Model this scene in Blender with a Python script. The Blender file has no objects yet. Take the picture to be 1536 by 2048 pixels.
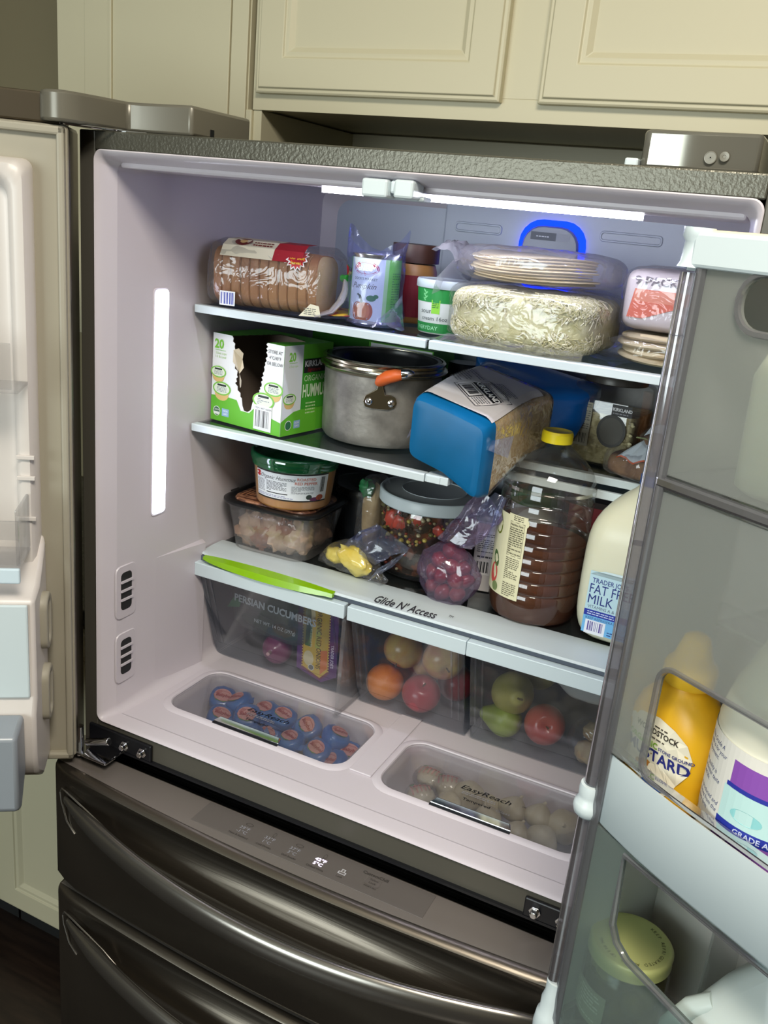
import bpy, bmesh, math, random
import numpy as np
from mathutils import Vector as V, Matrix, noise
random.seed(7)
SC = bpy.context.scene
COL = SC.collection
PI = math.pi
sin, cos, rad = math.sin, math.cos, math.radians

# ------------------------------------------------------------------ camera
CP = V((0.95868, -1.00270, 1.65562)); YAW, PITCH, ROLL, FPX = -0.4249, -0.3138, 0.09773, 1810.6
_f = V((sin(YAW)*cos(PITCH), cos(YAW)*cos(PITCH), sin(PITCH)))
_r = V((cos(YAW), -sin(YAW), 0)); _u = _r.cross(_f)
CR = _r*cos(ROLL)+_u*sin(ROLL); CU = -_r*sin(ROLL)+_u*cos(ROLL); CF = _f
cam = bpy.data.cameras.new('camera'); co = bpy.data.objects.new('camera', cam); COL.objects.link(co)
m3 = Matrix((CR, CU, -CF)).transposed()
co.matrix_world = Matrix.Translation(CP) @ m3.to_4x4()
cam.sensor_fit = 'VERTICAL'; cam.sensor_height = 36; cam.lens = FPX/2048*36
cam.clip_start = 0.02; cam.clip_end = 60
SC.camera = co
def at(px, py, ax, val):
    """real-world point seen at a photo pixel, on the plane axis=val"""
    d = CF*FPX + CR*(px-768) + CU*(1024-py)
    return CP + d*((val-CP[ax])/d[ax])

# ------------------------------------------------------------------ world, light, exposure
w = bpy.data.worlds.new('world'); SC.world = w; w.use_nodes = True
bgn = w.node_tree.nodes['Background']; bgn.inputs[0].default_value = (0.75, 0.85, 1.0, 1); bgn.inputs[1].default_value = 0.6
SC.view_settings.view_transform = 'Standard'; SC.view_settings.look = 'None'
SC.view_settings.exposure = 0.0; SC.view_settings.gamma = 1.0; SC.view_settings.use_curve_mapping = False
try:
    SC.cycles.transparent_max_bounces = 24; SC.cycles.max_bounces = 10; SC.cycles.transmission_bounces = 8
    SC.cycles.sample_clamp_indirect = 3.0; SC.cycles.caustics_refractive = True; SC.cycles.caustics_reflective = False
    SC.cycles.blur_glossy = 0.5
except Exception: pass
def area(name, loc, aim, sx, sy, power, col):
    l = bpy.data.lights.new(name, 'AREA'); l.shape = 'RECTANGLE'; l.size = sx; l.size_y = sy; l.energy = power; l.color = col
    o = bpy.data.objects.new(name, l); o.location = loc
    o.rotation_euler = (V(aim)-V(loc)).to_track_quat('-Z', 'Y').to_euler(); COL.objects.link(o); return o
area('window_daylight', (-0.35, -3.25, 1.65), (-0.1, 0, 1.35), 1.66, 1.26, 56, (0.90, 1.0, 0.98))
area('ceiling_lamp_light', (1.1, -1.0, 2.66), (1.1, -0.9, 0), 0.7, 0.7, 56, (1.0, 0.93, 0.80))

# ------------------------------------------------------------------ materials
def lin(h):
    if isinstance(h, str):
        h = h.lstrip('#'); c = [int(h[i:i+2], 16)/255 for i in (0, 2, 4)]
        return tuple(x/12.92 if x <= .04045 else ((x+.055)/1.055)**2.4 for x in c)
    return h
def nt(name):
    m = bpy.data.materials.new(name); m.use_nodes = True; t = m.node_tree; t.nodes.clear()
    return m, t, t.nodes, t.links
def out(t, sock):
    o = t.nodes.new('ShaderNodeOutputMaterial'); t.links.new(sock, o.inputs[0])
def noise_node(t, scale, detail=3, rough=.5, sc=(1, 1, 1), dist=0):
    tc = t.nodes.new('ShaderNodeTexCoord'); mp = t.nodes.new('ShaderNodeMapping'); mp.inputs['Scale'].default_value = sc
    n = t.nodes.new('ShaderNodeTexNoise'); n.inputs['Scale'].default_value = scale; n.inputs['Detail'].default_value = detail
    n.inputs['Roughness'].default_value = rough; n.inputs['Distortion'].default_value = dist
    t.links.new(tc.outputs['Object'], mp.inputs[0]); t.links.new(mp.outputs[0], n.inputs['Vector']); return n
def mat(name, col, rough=.5, metal=0, col2=None, nscale=20, nsc=(1, 1, 1), bump=0, bscale=60, bsc=(1, 1, 1), sss=0, spec=.5, coat=0, lo=.35, hi=.65, detail=3, dist=0, emis=0, aniso=0):
    m, t, N, L = nt(name); p = N.new('ShaderNodeBsdfPrincipled')
    c = lin(col); p.inputs['Base Color'].default_value = (*c, 1); p.inputs['Roughness'].default_value = rough
    p.inputs['Metallic'].default_value = metal; p.inputs['Specular IOR Level'].default_value = spec; p.inputs['Coat Weight'].default_value = coat
    if sss: p.inputs['Subsurface Weight'].default_value = sss; p.inputs['Subsurface Scale'].default_value = .02; p.inputs['Subsurface Radius'].default_value = (1, .8, .6)
    if aniso: p.inputs['Anisotropic'].default_value = aniso
    if emis: p.inputs['Emission Color'].default_value = (*c, 1); p.inputs['Emission Strength'].default_value = emis
    if col2:
        n = noise_node(t, nscale, detail, .5, nsc, dist); r = N.new('ShaderNodeValToRGB')
        r.color_ramp.elements[0].color = (*c, 1); r.color_ramp.elements[1].color = (*lin(col2), 1)
        r.color_ramp.elements[0].position = lo; r.color_ramp.elements[1].position = hi
        L.new(n.outputs['Fac'], r.inputs[0]); L.new(r.outputs[0], p.inputs['Base Color'])
    if bump:
        n = noise_node(t, bscale, 3, .5, bsc); b = N.new('ShaderNodeBump'); b.inputs['Strength'].default_value = bump; b.inputs['Distance'].default_value = .002
        L.new(n.outputs['Fac'], b.inputs['Height']); L.new(b.outputs[0], p.inputs['Normal'])
    out(t, p.outputs[0]); return m
def clear(name, tint='#ffffff', haze=.06, hazecol='#e8ecf0', gloss=.1, rough=.06, crinkle=0, cscale=30, edge=.5):
    """thin clear plastic: tinted transparency + haze + grazing reflections"""
    m, t, N, L = nt(name)
    tr = N.new('ShaderNodeBsdfTransparent'); tr.inputs[0].default_value = (*lin(tint), 1)
    df = N.new('ShaderNodeBsdfDiffuse'); df.inputs[0].default_value = (*lin(hazecol), 1)
    tl = N.new('ShaderNodeBsdfTranslucent'); tl.inputs[0].default_value = (*lin(hazecol), 1)
    md = N.new('ShaderNodeMixShader'); md.inputs[0].default_value = .4; L.new(df.outputs[0], md.inputs[1]); L.new(tl.outputs[0], md.inputs[2])
    gl = N.new('ShaderNodeBsdfGlossy'); gl.inputs[0].default_value = (.95, .97, 1, 1); gl.inputs['Roughness'].default_value = rough
    a = N.new('ShaderNodeMixShader'); a.inputs[0].default_value = haze; L.new(tr.outputs[0], a.inputs[1]); L.new(md.outputs[0], a.inputs[2])
    lw = N.new('ShaderNodeLayerWeight'); lw.inputs[0].default_value = .35
    mm = N.new('ShaderNodeMath'); mm.operation = 'MULTIPLY_ADD'; mm.inputs[1].default_value = edge; mm.inputs[2].default_value = gloss*.3
    L.new(lw.outputs['Fresnel'], mm.inputs[0])
    b = N.new('ShaderNodeMixShader'); L.new(mm.outputs[0], b.inputs[0]); L.new(a.outputs[0], b.inputs[1]); L.new(gl.outputs[0], b.inputs[2])
    if crinkle:
        n = noise_node(t, cscale, 2, .6, (1, 1, 1), 1.5); bp = N.new('ShaderNodeBump'); bp.inputs['Strength'].default_value = crinkle; bp.inputs['Distance'].default_value = .01
        L.new(n.outputs['Fac'], bp.inputs['Height'])
        for x in (gl, lw, df): L.new(bp.outputs[0], x.inputs['Normal'])
    out(t, b.outputs[0]); return m
def frost(name, col='#c9cdcb', df=.35, rough=.32, tint='#f2f5f4'):
    m, t, N, L = nt(name)
    rf = N.new('ShaderNodeBsdfRefraction'); rf.inputs[0].default_value = (*lin(tint), 1); rf.inputs['Roughness'].default_value = rough; rf.inputs['IOR'].default_value = 1.25
    d = N.new('ShaderNodeBsdfPrincipled'); d.inputs['Base Color'].default_value = (*lin(col), 1); d.inputs['Roughness'].default_value = .25
    tl = N.new('ShaderNodeBsdfTranslucent'); tl.inputs[0].default_value = (*lin(col), 1)
    a = N.new('ShaderNodeMixShader'); a.inputs[0].default_value = .35; L.new(d.outputs[0], a.inputs[1]); L.new(tl.outputs[0], a.inputs[2])
    b = N.new('ShaderNodeMixShader'); b.inputs[0].default_value = df; L.new(rf.outputs[0], b.inputs[1]); L.new(a.outputs[0], b.inputs[2])
    out(t, b.outputs[0]); return m
def emit(name, col, s):
    m, t, N, L = nt(name); e = N.new('ShaderNodeEmission'); e.inputs[0].default_value = (*lin(col), 1); e.inputs[1].default_value = s; out(t, e.outputs[0]); return m
_fm = {}
def flat(h, rough=.5):
    k = (h, rough)
    if k not in _fm: _fm[k] = mat('print_'+h.strip('#'), h, rough)
    return _fm[k]
M = dict(
 cab=mat('cabinet_cream_paint', '#c9c2a6', .45, bump=.03, bscale=40), wall=mat('wall_taupe_paint', '#857b60', .8, bump=.1, bscale=120),
 floor=mat('dark_wood_floor', '#1d1512', .35, col2='#2c211b', nscale=8, nsc=(1, 8, 1)), ceil=mat('ceiling_paint', '#d8d4c8', .9), counter=mat('dark_stone_counter', '#2b2a28', .2, col2='#55504a', nscale=60),
 liner=mat('fridge_liner_white', '#d0c9d0', .32, spec=.4), liner2=mat('liner_backwall', '#b4bccb', .35), gapshade=mat('gap_shade_grey', '#5d6472', .5),
 dliner=mat('door_liner_white', '#d6cfca', .35), gasket=mat('door_gasket_grey', '#a29c8c', .5), trimw=mat('trim_white', '#ccd8dc', .35), panelw=mat('drawer_handle_white', '#cfdee4', .3),
 frame=mat('case_dark_metal', '#5c5951', .38, .25, bump=.0), emb=mat('case_textured_metal', '#5c5a50', .3, .5, bump=.3, bscale=240),
 steel=mat('black_stainless', '#6d665d', .3, .9, bump=.05, bscale=400, bsc=(.02, 1, 1), aniso=.4), steeltop=mat('drawer_top_metal', '#8a827c', .35, .5), steelhl=mat('brushed_handle', '#8d8983', .25, .9),
 hinge=mat('hinge_cover_plastic', '#726e62', .3, .2), hingeb=mat('hinge_cover_glossy', '#8c8a80', .12, .6), chrome=mat('chrome', '#e6e6ea', .08, 1), black=mat('black_plastic', '#14151a', .3), dark=mat('dark_gap', '#1c1d1e', .6),
 led=emit('led_white', '#e9ecff', 8), led2=emit('led_ceiling', '#e8eaff', 55), blue=emit('blue_ring_light', '#0a2cff', 4), disp=emit('display_digits', '#efe0ff', 3), dispdim=emit('display_digits_dim', '#c8c8cc', .5),
 glass=clear('shelf_glass', '#d8e2e2', .05, '#a9b8b8', .3, .03, edge=.7), crisp=clear('crisper_plastic', '#eceef0', .035, '#b4bac0', .05, .08, edge=.10), lid=clear('bin_lid_glass', '#f0f0f0', .08, '#d9d2d6', .15, .04, edge=.15),
 film=clear('bag_film', '#fbfbfc', .05, '#f4f0f4', .12, .11, .38, 27, .34), filmw=clear('bag_film_hazy', '#f4f4f8', .42, '#f8f4fa', .2, .18, .22, 16, .35), filmb=clear('bag_film_blue', '#e6e9fd', .09, '#aab3f4', .12, .14, .25, 15, .32), filmz=clear('bag_film_zip', '#e2e6f4', .14, '#aab6e0', .15, .14, .22, 15, .36),  # filmw haze raised to whiten the tortilla bag's blown-out top
 pet=clear('clear_bottle_plastic', '#f4f2ee', .03, '#d8d4cc', .15, .05, edge=.42), tub=clear('tub_plastic', '#f6f6f6', .10, '#ece8e8', .15, .1, edge=.3), greenlid=clear('green_clear_lid', '#6fd8a0', .30, '#2fa56c', .3, .06, edge=.6),
 frost=frost('door_frosted_plastic', '#dde0dc', .27, .17), frost2=frost('door_frost_clear', '#b9c6c4', .24, .12, '#e4ecea'), tube=clear('door_tube_plastic', '#c6c4c8', .35, '#a8a6ac', .3, .08, edge=.5), edgec=clear('door_edge_plastic', '#c9c9cc', .35, '#aaa9ae', .3, .1, edge=.5),
)

# ------------------------------------------------------------------ mesh kit
MW = {}
_txt = {}
def glyphs(s, bold=0.0, shear=0.0):
    k = (s, bold, shear)
    if k not in _txt:
        c = bpy.data.curves.new('t', 'FONT'); c.body = s; c.size = 1; c.resolution_u = 2; c.offset = bold; c.shear = shear; c.fill_mode = 'FRONT'
        o = bpy.data.objects.new('t', c); COL.objects.link(o); bpy.context.view_layer.update()
        me = bpy.data.meshes.new_from_object(o.evaluated_get(bpy.context.evaluated_depsgraph_get()))
        vs = [tuple(v.co) for v in me.vertices]; fs = [tuple(p.vertices) for p in me.polygons]
        bpy.data.objects.remove(o); bpy.data.curves.remove(c); bpy.data.meshes.remove(me)
        xs = [v[0] for v in vs] or [0]; x0 = min(xs); wd = max(xs)-x0
        _txt[k] = ([(v[0]-x0, v[1]) for v in vs], fs, wd)
    return _txt[k]
class G:
    def __init__(s): s.v = []; s.f = []; s.mi = []; s.ms = []
    def m(s, m):
        if m not in s.ms: s.ms.append(m)
        return s.ms.index(m)
    def add(s, vs, fs, m, T=None):
        b = len(s.v); k = s.m(m)
        s.v += [tuple(T @ V(p)) if T else tuple(p) for p in vs]
        for f in fs: s.f.append(tuple(i+b for i in f)); s.mi.append(k)
        return s
    def box(s, x0, x1, y0, y1, z0, z1, m, T=None):
        return s.add([(x, y, z) for x in (x0, x1) for y in (y0, y1) for z in (z0, z1)], [(0, 1, 3, 2), (4, 6, 7, 5), (0, 4, 5, 1), (2, 3, 7, 6), (0, 2, 6, 4), (1, 5, 7, 3)], m, T)
    def loft(s, rings, m, closed=True, c0=False, c1=False, T=None):
        n = len(rings[0]); vs = [p for r in rings for p in r]; fs = []
        for i in range(len(rings)-1):
            for j in range(n if closed else n-1):
                a = i*n+j; b = i*n+(j+1) % n; fs.append((a, b, b+n, a+n))
        if c0: fs.append(tuple(range(n-1, -1, -1)))
        if c1: fs.append(tuple(range((len(rings)-1)*n, len(rings)*n)))
        return s.add(vs, fs, m, T)
    def lathe(s, prof, m, n=32, c=(0, 0, 0), c0=True, c1=True, T=None):
        return s.loft([[(c[0]+r*cos(2*PI*k/n), c[1]+r*sin(2*PI*k/n), c[2]+z) for k in range(n)] for r, z in prof], m, True, c0, c1, T)
    def prism(s, poly, z0, z1, m, T=None):
        n = len(poly); return s.loft([[(x, y, z0) for x, y in poly], [(x, y, z1) for x, y in poly]], m, True, True, True, T)
    def tube(s, path, r, m, n=10, T=None, caps=True):
        path = [V(p) for p in path]; rings = []; up = V((0, 0, 1))
        for i, p in enumerate(path):
            d = (path[min(i+1, len(path)-1)]-path[max(i-1, 0)]).normalized()
            a = d.cross(up); a = a.normalized() if a.length > 1e-4 else V((1, 0, 0)); b = a.cross(d)
            rr = r[i] if isinstance(r, (list, tuple)) else r
            rx, ry = rr if isinstance(rr, tuple) else (rr, rr)
            rings.append([p+a*rx*cos(2*PI*k/n)+b*ry*sin(2*PI*k/n) for k in range(n)])
        return s.loft(rings, m, True, caps, caps, T)
    def ball(s, c, r, m, nu=16, nv=10, fn=None, T=None):
        rx, ry, rz = r if isinstance(r, (tuple, list)) else (r, r, r); rings = []
        for i in range(nv+1):
            th = PI*(i+.001)/(nv+.002); ring = []
            for k in range(nu):
                ph = 2*PI*k/nu; p = V((sin(th)*cos(ph), sin(th)*sin(ph), -cos(th)))
                if fn: p = fn(p)
                ring.append((c[0]+p[0]*rx, c[1]+p[1]*ry, c[2]+p[2]*rz))
            rings.append(ring)
        return s.loft(rings, m, True, True, True, T)
    def text(s, txt, fn, size, m, bold=0, shear=0, sx=1, align=0, T=None):
        vs, fs, wd = glyphs(txt, bold, shear); o = -wd*align
        return s.add([fn((x+o)*size*sx, y*size) for x, y in vs], fs, m, T)
    def obj(s, name, parent=None, angle=35, bev=0, world=True, kind=None, label=None, T=None, sub=0, seg=2):
        me = bpy.data.meshes.new(name); vs = s.v
        if T: vs = [tuple(T @ V(p)) for p in vs]
        if parent is not None and world and MW[parent.name] is not None:
            iv = MW[parent.name]; vs = [tuple(iv @ V(p)) for p in vs]
        me.from_pydata(vs, [], s.f)
        for m in s.ms: me.materials.append(m)
        me.polygons.foreach_set('material_index', s.mi)
        if angle: me.polygons.foreach_set('use_smooth', [True]*len(s.f)); me.set_sharp_from_angle(angle=rad(angle))
        me.update()
        o = bpy.data.objects.new(name, me); COL.objects.link(o)
        if parent is not None: o.parent = parent
        MW[o.name] = MW[parent.name] if parent is not None else None
        if bev:
            b = o.modifiers.new('bevel', 'BEVEL'); b.width = bev; b.segments = seg; b.limit_method = 'ANGLE'; b.angle_limit = rad(40)
        if sub: b = o.modifiers.new('sub', 'SUBSURF'); b.levels = sub; b.render_levels = sub
        if kind: o['kind'] = kind
        if label: o['label'] = label
        return o
def thing(name, label, cat, loc=(0, 0, 0), rz=0, group=None, rot=None):
    o = bpy.data.objects.new(name, None); COL.objects.link(o); o.empty_display_size = .03
    o.location = loc; o.rotation_euler = rot or (0, 0, rz)
    o['label'] = label; o['category'] = cat
    if group: o['group'] = group
    T = Matrix.Translation(loc) @ o.rotation_euler.to_matrix().to_4x4()
    MW[o.name] = T.inverted(); return o
def tag(o, label, cat, group=None):
    o['label'] = label; o['category'] = cat
    if group: o['group'] = group
    return o
def rrect(x0, x1, z0, z1, r, n=5):
    """rounded rectangle points, counter-clockwise"""
    p = []
    for cx, cz, a in ((x1-r, z0+r, -PI/2), (x1-r, z1-r, 0), (x0+r, z1-r, PI/2), (x0+r, z0+r, PI)):
        for k in range(n+1): t = a+PI/2*k/n; p.append((cx+r*cos(t), cz+r*sin(t)))
    return p
def holed_plate(outer, holes, th=0):
    c = bpy.data.curves.new('h', 'CURVE'); c.dimensions = '2D'; c.fill_mode = 'BOTH' if th else 'FRONT'
    c.extrude = th/2
    for loop in [outer]+holes:
        s = c.splines.new('POLY'); s.points.add(len(loop)-1)
        for i, (x, y) in enumerate(loop): s.points[i].co = (x, y, 0, 1)
        s.use_cyclic_u = True
    o = bpy.data.objects.new('h', c); COL.objects.link(o); bpy.context.view_layer.update()
    me = bpy.data.meshes.new_from_object(o.evaluated_get(bpy.context.evaluated_depsgraph_get()))
    r = ([tuple(v.co) for v in me.vertices], [tuple(p.vertices) for p in me.polygons])
    bpy.data.objects.remove(o); bpy.data.curves.remove(c); bpy.data.meshes.remove(me); return r
def plane(o, U, W):
    o, U, W = V(o), V(U).normalized(), V(W).normalized(); N = U.cross(W)
    return lambda u, v, h: o+U*u+W*v+N*h
def cyl(c, r, a0, slope=0):
    def f(u, v, h):
        a = a0+u/r; R = r+h+slope*v; return V((c[0]+R*cos(a), c[1]+R*sin(a), c[2]+v))
    return f
class Dec:
    """printed matter laid on a surface: layered flat shapes"""
    def __init__(s, surf, base=.0003, step=.00012): s.s = surf; s.b = base; s.st = step; s.g = G()
    def h(s, l): return s.b+s.st*l
    def rect(s, u0, v0, u1, v1, m, l=0, n=1, nv=1):
        m = flat(m) if isinstance(m, str) else m; h = s.h(l)
        rings = [[s.s(u0+(u1-u0)*i/n, v0+(v1-v0)*j/nv, h) for i in range(n+1)] for j in range(nv+1)]
        s.g.loft(rings, m, False); return s
    def poly(s, pts, m, l=1):
        m = flat(m) if isinstance(m, str) else m; h = s.h(l); s.g.add([s.s(u, v, h) for u, v in pts], [tuple(range(len(pts)))], m); return s
    def ell(s, cu, cv, ru, rv, m, l=1, n=18, a=0):
        return s.poly([(cu+ru*cos(2*PI*k/n)*cos(a)-rv*sin(2*PI*k/n)*sin(a), cv+ru*cos(2*PI*k/n)*sin(a)+rv*sin(2*PI*k/n)*cos(a)) for k in range(n)], m, l)
    def text(s, t, u, v, size, m, l=2, align=0, bold=0, shear=0, sx=1, rot=0):
        m = flat(m) if isinstance(m, str) else m; h = s.h(l); cr, sr = cos(rot), sin(rot)
        s.g.text(t, lambda x, y: s.s(u+x*cr-y*sr, v+x*sr+y*cr, h), size, m, bold, shear, sx, align); return s
    def bars(s, u0, v0, w, h, m='#222222', l=2, seed=1, n=18):
        r = random.Random(seed); x = 0; W = [r.choice((1, 1, 2, 3)) for _ in range(2*n)]; k = w/sum(W)
        for i, q in enumerate(W):
            if i % 2 == 0: s.rect(u0+x*k, v0, u0+(x+q)*k, v0+h, m, l)
            x += q
        return s
    def lines(s, u0, v0, u1, v1, n, m='#55555a', l=2, seed=1, fill=.45):
        r = random.Random(seed); dv = (v1-v0)/n
        for i in range(n):
            u = u0; 
            while u < u1-.001:
                wl = min(r.uniform(.002, .007), u1-u); s.rect(u, v1-dv*(i+1)+dv*(1-fill)/2, u+wl, v1-dv*i-dv*(1-fill)/2, m, l); u += wl+.0012
                if r.random() < .06: break
        return s
    def obj(s, name, parent, label=None, T=None): return s.g.obj(name, parent, angle=0, label=label, T=T)
def nz(p, s=1.0): return noise.noise(V(p)*s)
def bagmesh(fn, nu, nv, m, amp=.004, fr=25, seed=0, T=None, g=None, sharp=True, c0=False, c1=False):
    """crumpled closed bag; fn(u,v) u around 0..1, v along 0..1"""
    g = g or G(); rings = []
    for j in range(nv+1):
        ring = []
        for i in range(nu):
            p = V(fn(i/nu, j/nv)); q = p*fr+V((seed*7.1, seed*3.3, 0))
            d = noise.noise_vector(q)+noise.noise_vector(q*2.3)*.5
            if sharp: d = V([math.copysign(abs(x)**.8, x) for x in d])
            ring.append(p+d*amp)
        rings.append(ring)
    g.loft(rings, m, True, c0, c1, T); return g
def sq(t, e): return math.copysign(abs(t)**e, t)
def superbag(c, r, e1=.5, e2=.5, ax=2):
    def f(u, v):
        th = PI*(v*.998+.001)-PI/2; ph = 2*PI*u
        a = sq(cos(th), e1); return (c[0]+r[0]*a*sq(cos(ph), e2), c[1]+r[1]*a*sq(sin(ph), e2), c[2]+r[2]*sq(sin(th), e1))
    return f
def blob(g, c, r, m, seed=0, amp=.12, fr=2.2, nu=18, nv=12, T=None, e=1):
    def fn(p):
        k = 1+amp*noise.noise(p*fr+V((seed*5.3, seed*1.7, 0)))+amp*.5*noise.noise(p*fr*2.7+V((seed, 0, 3)))
        return V((sq(p[0], e), sq(p[1], e), sq(p[2], e)))*k
    return g.ball(c, r, m, nu, nv, fn, T)

# ================================================================== ROOM
def structure(o): o['kind'] = 'structure'; return o
structure(G().box(-3, 3.2, -3.3, .95, -.05, 0, M['floor']).obj('floor', angle=0))
structure(G().box(-3, 3.2, -3.3, .95, 2.7, 2.75, M['ceil']).obj('ceiling', angle=0))
structure(G().box(-3, 3.2, .80, .95, 0, 2.7, M['wall']).obj('wall_back', angle=0))
structure(G().box(-3.1, -3, -3.3, .95, 0, 2.7, M['wall']).obj('wall_left', angle=0))
structure(G().box(3.2, 3.3, -3.3, .95, 0, 2.7, M['wall']).obj('wall_right', angle=0))
g = G()
vs, fs = holed_plate([(-3, 0), (3.2, 0), (3.2, 2.7), (-3, 2.7)], [[(-1.2, 1.0), (-1.2, 2.3), (.5, 2.3), (.5, 1.0)]], .1)
g.add([(x, -3.35+z, y) for x, y, z in vs], [f[::-1] for f in fs], M['wall']); structure(g.obj('wall_front', angle=0))
g = G()
for a in ((-1.24, -1.2, .96, 2.34), (.5, .54, .96, 2.34), (-1.2, .5, 2.3, 2.34), (-1.2, .5, .96, 1.0), (-.37, -.33, 1.0, 2.3)): g.box(a[0], a[1], -3.31, -3.27, a[2], a[3], M['trimw'])
structure(g.obj('window_1', angle=0, bev=.003))

def cab_door(g, x0, x1, z0, z1, yf, stile=.06, t=.019, m=None):
    m = m or M['cab']; rings = []
    for i, y in ((0, yf), (0, yf-t+.006), (.003, yf-t+.004), (.007, yf-t+.004), (.009, yf-t), (stile-.006, yf-t), (stile-.003, yf-t+.004), (stile+.004, yf-t+.004), (stile+.012, yf-t+.010), (stile+.015, yf-t+.010)):
        rings.append([(x0+i, y, z0+i), (x1-i, y, z0+i), (x1-i, y, z1-i), (x0+i, y, z1-i)])
    g.loft(rings, m, True, True, True)
t = thing('ceiling_lamp', 'square white ceiling lamp above the kitchen floor, out of the photo', 'lamp', (1.1, -1.0, 2.67))
g = G(); g.box(.74, 1.46, -1.36, -.64, 2.668, 2.70, M['trimw']); g.obj('lamp_housing', t, 0, bev=.004)
# cabinet above the refrigerator
t = thing('wall_cabinet', 'cream cabinet with two panelled doors above the refrigerator', 'cabinet', (.455, .62, 1.815))
g = G(); g.box(-.021, .94, .46, .795, 1.815, 2.55, M['cab'])
g.obj('body', t, 0)
g = G(); g.box(-.021, .94, .44, .46, 1.812, 1.845, M['cab']); g.box(-.021, .006, .44, .46, 1.845, 2.55, M['cab']); g.box(.43, .505, .44, .46, 1.845, 2.55, M['cab']); g.box(.92, .94, .44, .46, 1.845, 2.55, M['cab'])
g.obj('face_frame', t, 0, bev=.0006)
g = G(); cab_door(g, -.008, .437, 1.838, 2.5, .44); g.obj('door', t, 30, bev=.001)
g = G(); cab_door(g, .498, .937, 1.838, 2.5, .44); g.obj('door', t, 30, bev=.001)
# tall side panels of the refrigerator niche
t = thing('side_panel', 'cream side panel of the refrigerator niche, left of the refrigerator', 'panel', (-.013, .6, 0))
G().box(-.021, -.004, .443, .80, 0, 1.812, M['cab']).obj('board', t, 0, bev=.001)
G().box(-.034, -.021, .437, .455, 0.91, 1.812, M['cab']).obj('edge_strip', t, 0, bev=.002)
t = thing('side_panel', 'cream side panel of the refrigerator niche, right of the refrigerator', 'panel', (.93, .6, 0))
G().box(.922, .94, .443, .80, 0, 1.812, M['cab']).obj('board', t, 0, bev=.001)
t = tag(G().box(-.004, .922, .785, .797, 0, 1.812, M['cab']).obj('niche_bounce_board', None, 0), 'cream board added at the back of the refrigerator niche to lighten the recess', 'panel')  # board added to brighten the dark recess above the refrigerator
# wall cabinet at left
t = thing('wall_cabinet', 'cream wall cabinet left of the refrigerator, behind the open left door', 'cabinet', (-.25, .62, 1.37))
G().box(-.473, -.036, .46, .80, 1.37, 2.55, M['cab']).obj('body', t, 0)
g = G(); g.box(-.473, -.404, .44, .46, 1.37, 2.55, M['cab']); g.box(-.404, -.034, .444, .46, 1.37, 2.55, M['cab']); g.box(-.070, -.036, .438, .46, 1.37, 2.55, M['cab']); g.obj('face_frame', t, 0, bev=.001)
g = G(); g.box(-.402, -.341, .436, .444, 1.375, 2.5, M['cab']); g.box(-.3335, -.072, .436, .444, 1.375, 2.5, M['cab']); g.box(-.341, -.3335, .432, .444, 1.375, 2.5, M['cab']); g.obj('door', t, 0, bev=.0012)
# base cabinets, counter
t = thing('base_cabinet', 'cream base cabinet with panelled door beside the lower left of the refrigerator', 'cabinet', (-.25, .5, 0))
g = G(); g.box(-.445, -.03, .20, .79, .105, .88, M['cab']); g.obj('body', t, 0, bev=.001)
G().box(-.445, -.03, .25, .79, 0, .105, M['dark']).obj('toe_kick', t, 0)
g = G(); cab_door(g, -.44, -.034, .108, .86, .20, .062); g.obj('door', t, 30, bev=.001)
t = thing('base_cabinet', 'cream base cabinet at the far left bottom, its edge only in view', 'cabinet', (-.75, .5, 0))
G().box(-1.3, -.452, .20, .79, .105, .88, M['cab']).obj('body', t, 0, bev=.001)
G().box(-1.3, -.452, .25, .79, 0, .105, M['dark']).obj('toe_kick', t, 0)
g = G(); cab_door(g, -.95, -.458, .108, .86, .20, .062); g.obj('door', t, 30, bev=.001)
t = tag(G().box(-1.3, -.028, .165, .79, .88, .912, M['counter']).obj('countertop', None, 0, bev=.003), 'dark stone countertop on the base cabinets left of the refrigerator', 'countertop')

# ================================================================== REFRIGERATOR
FR = thing('refrigerator', 'open dark stainless french door refrigerator with two lower drawers, full of food', 'refrigerator', (.454, .35, 0))
ZF = .8345
# case
g = G()
g.box(0, .028, 0, .70, .04, 1.73, M['frame']); g.box(.880, .908, 0, .70, .04, 1.73, M['frame'])
g.box(.028, .880, .012, .70, 1.712, 1.73, M['frame']); g.box(.028, .880, .66, .70, .04, 1.712, M['frame'])
g.box(.028, .880, 0, .028, .789, .8316, M['frame']); g.box(.028, .880, .028, .66, .745, .755, M['dark']); g.box(.028, .880, .03, .6, .10, .74, M['dark']); g.box(.028, .88, .1, .66, .04, .1, M['dark'])
g.obj('case', FR, 0, bev=.002)
G().box(.028, .880, -.0005, .012, 1.7055, 1.73, M['emb']).obj('front_band', FR, 0, bev=.002, label='embossed dark metal band along the top front')
G().box(.03, .88, -.006, 0, .789, .793, M['black']).obj('gap_seal', FR, 0)
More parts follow.
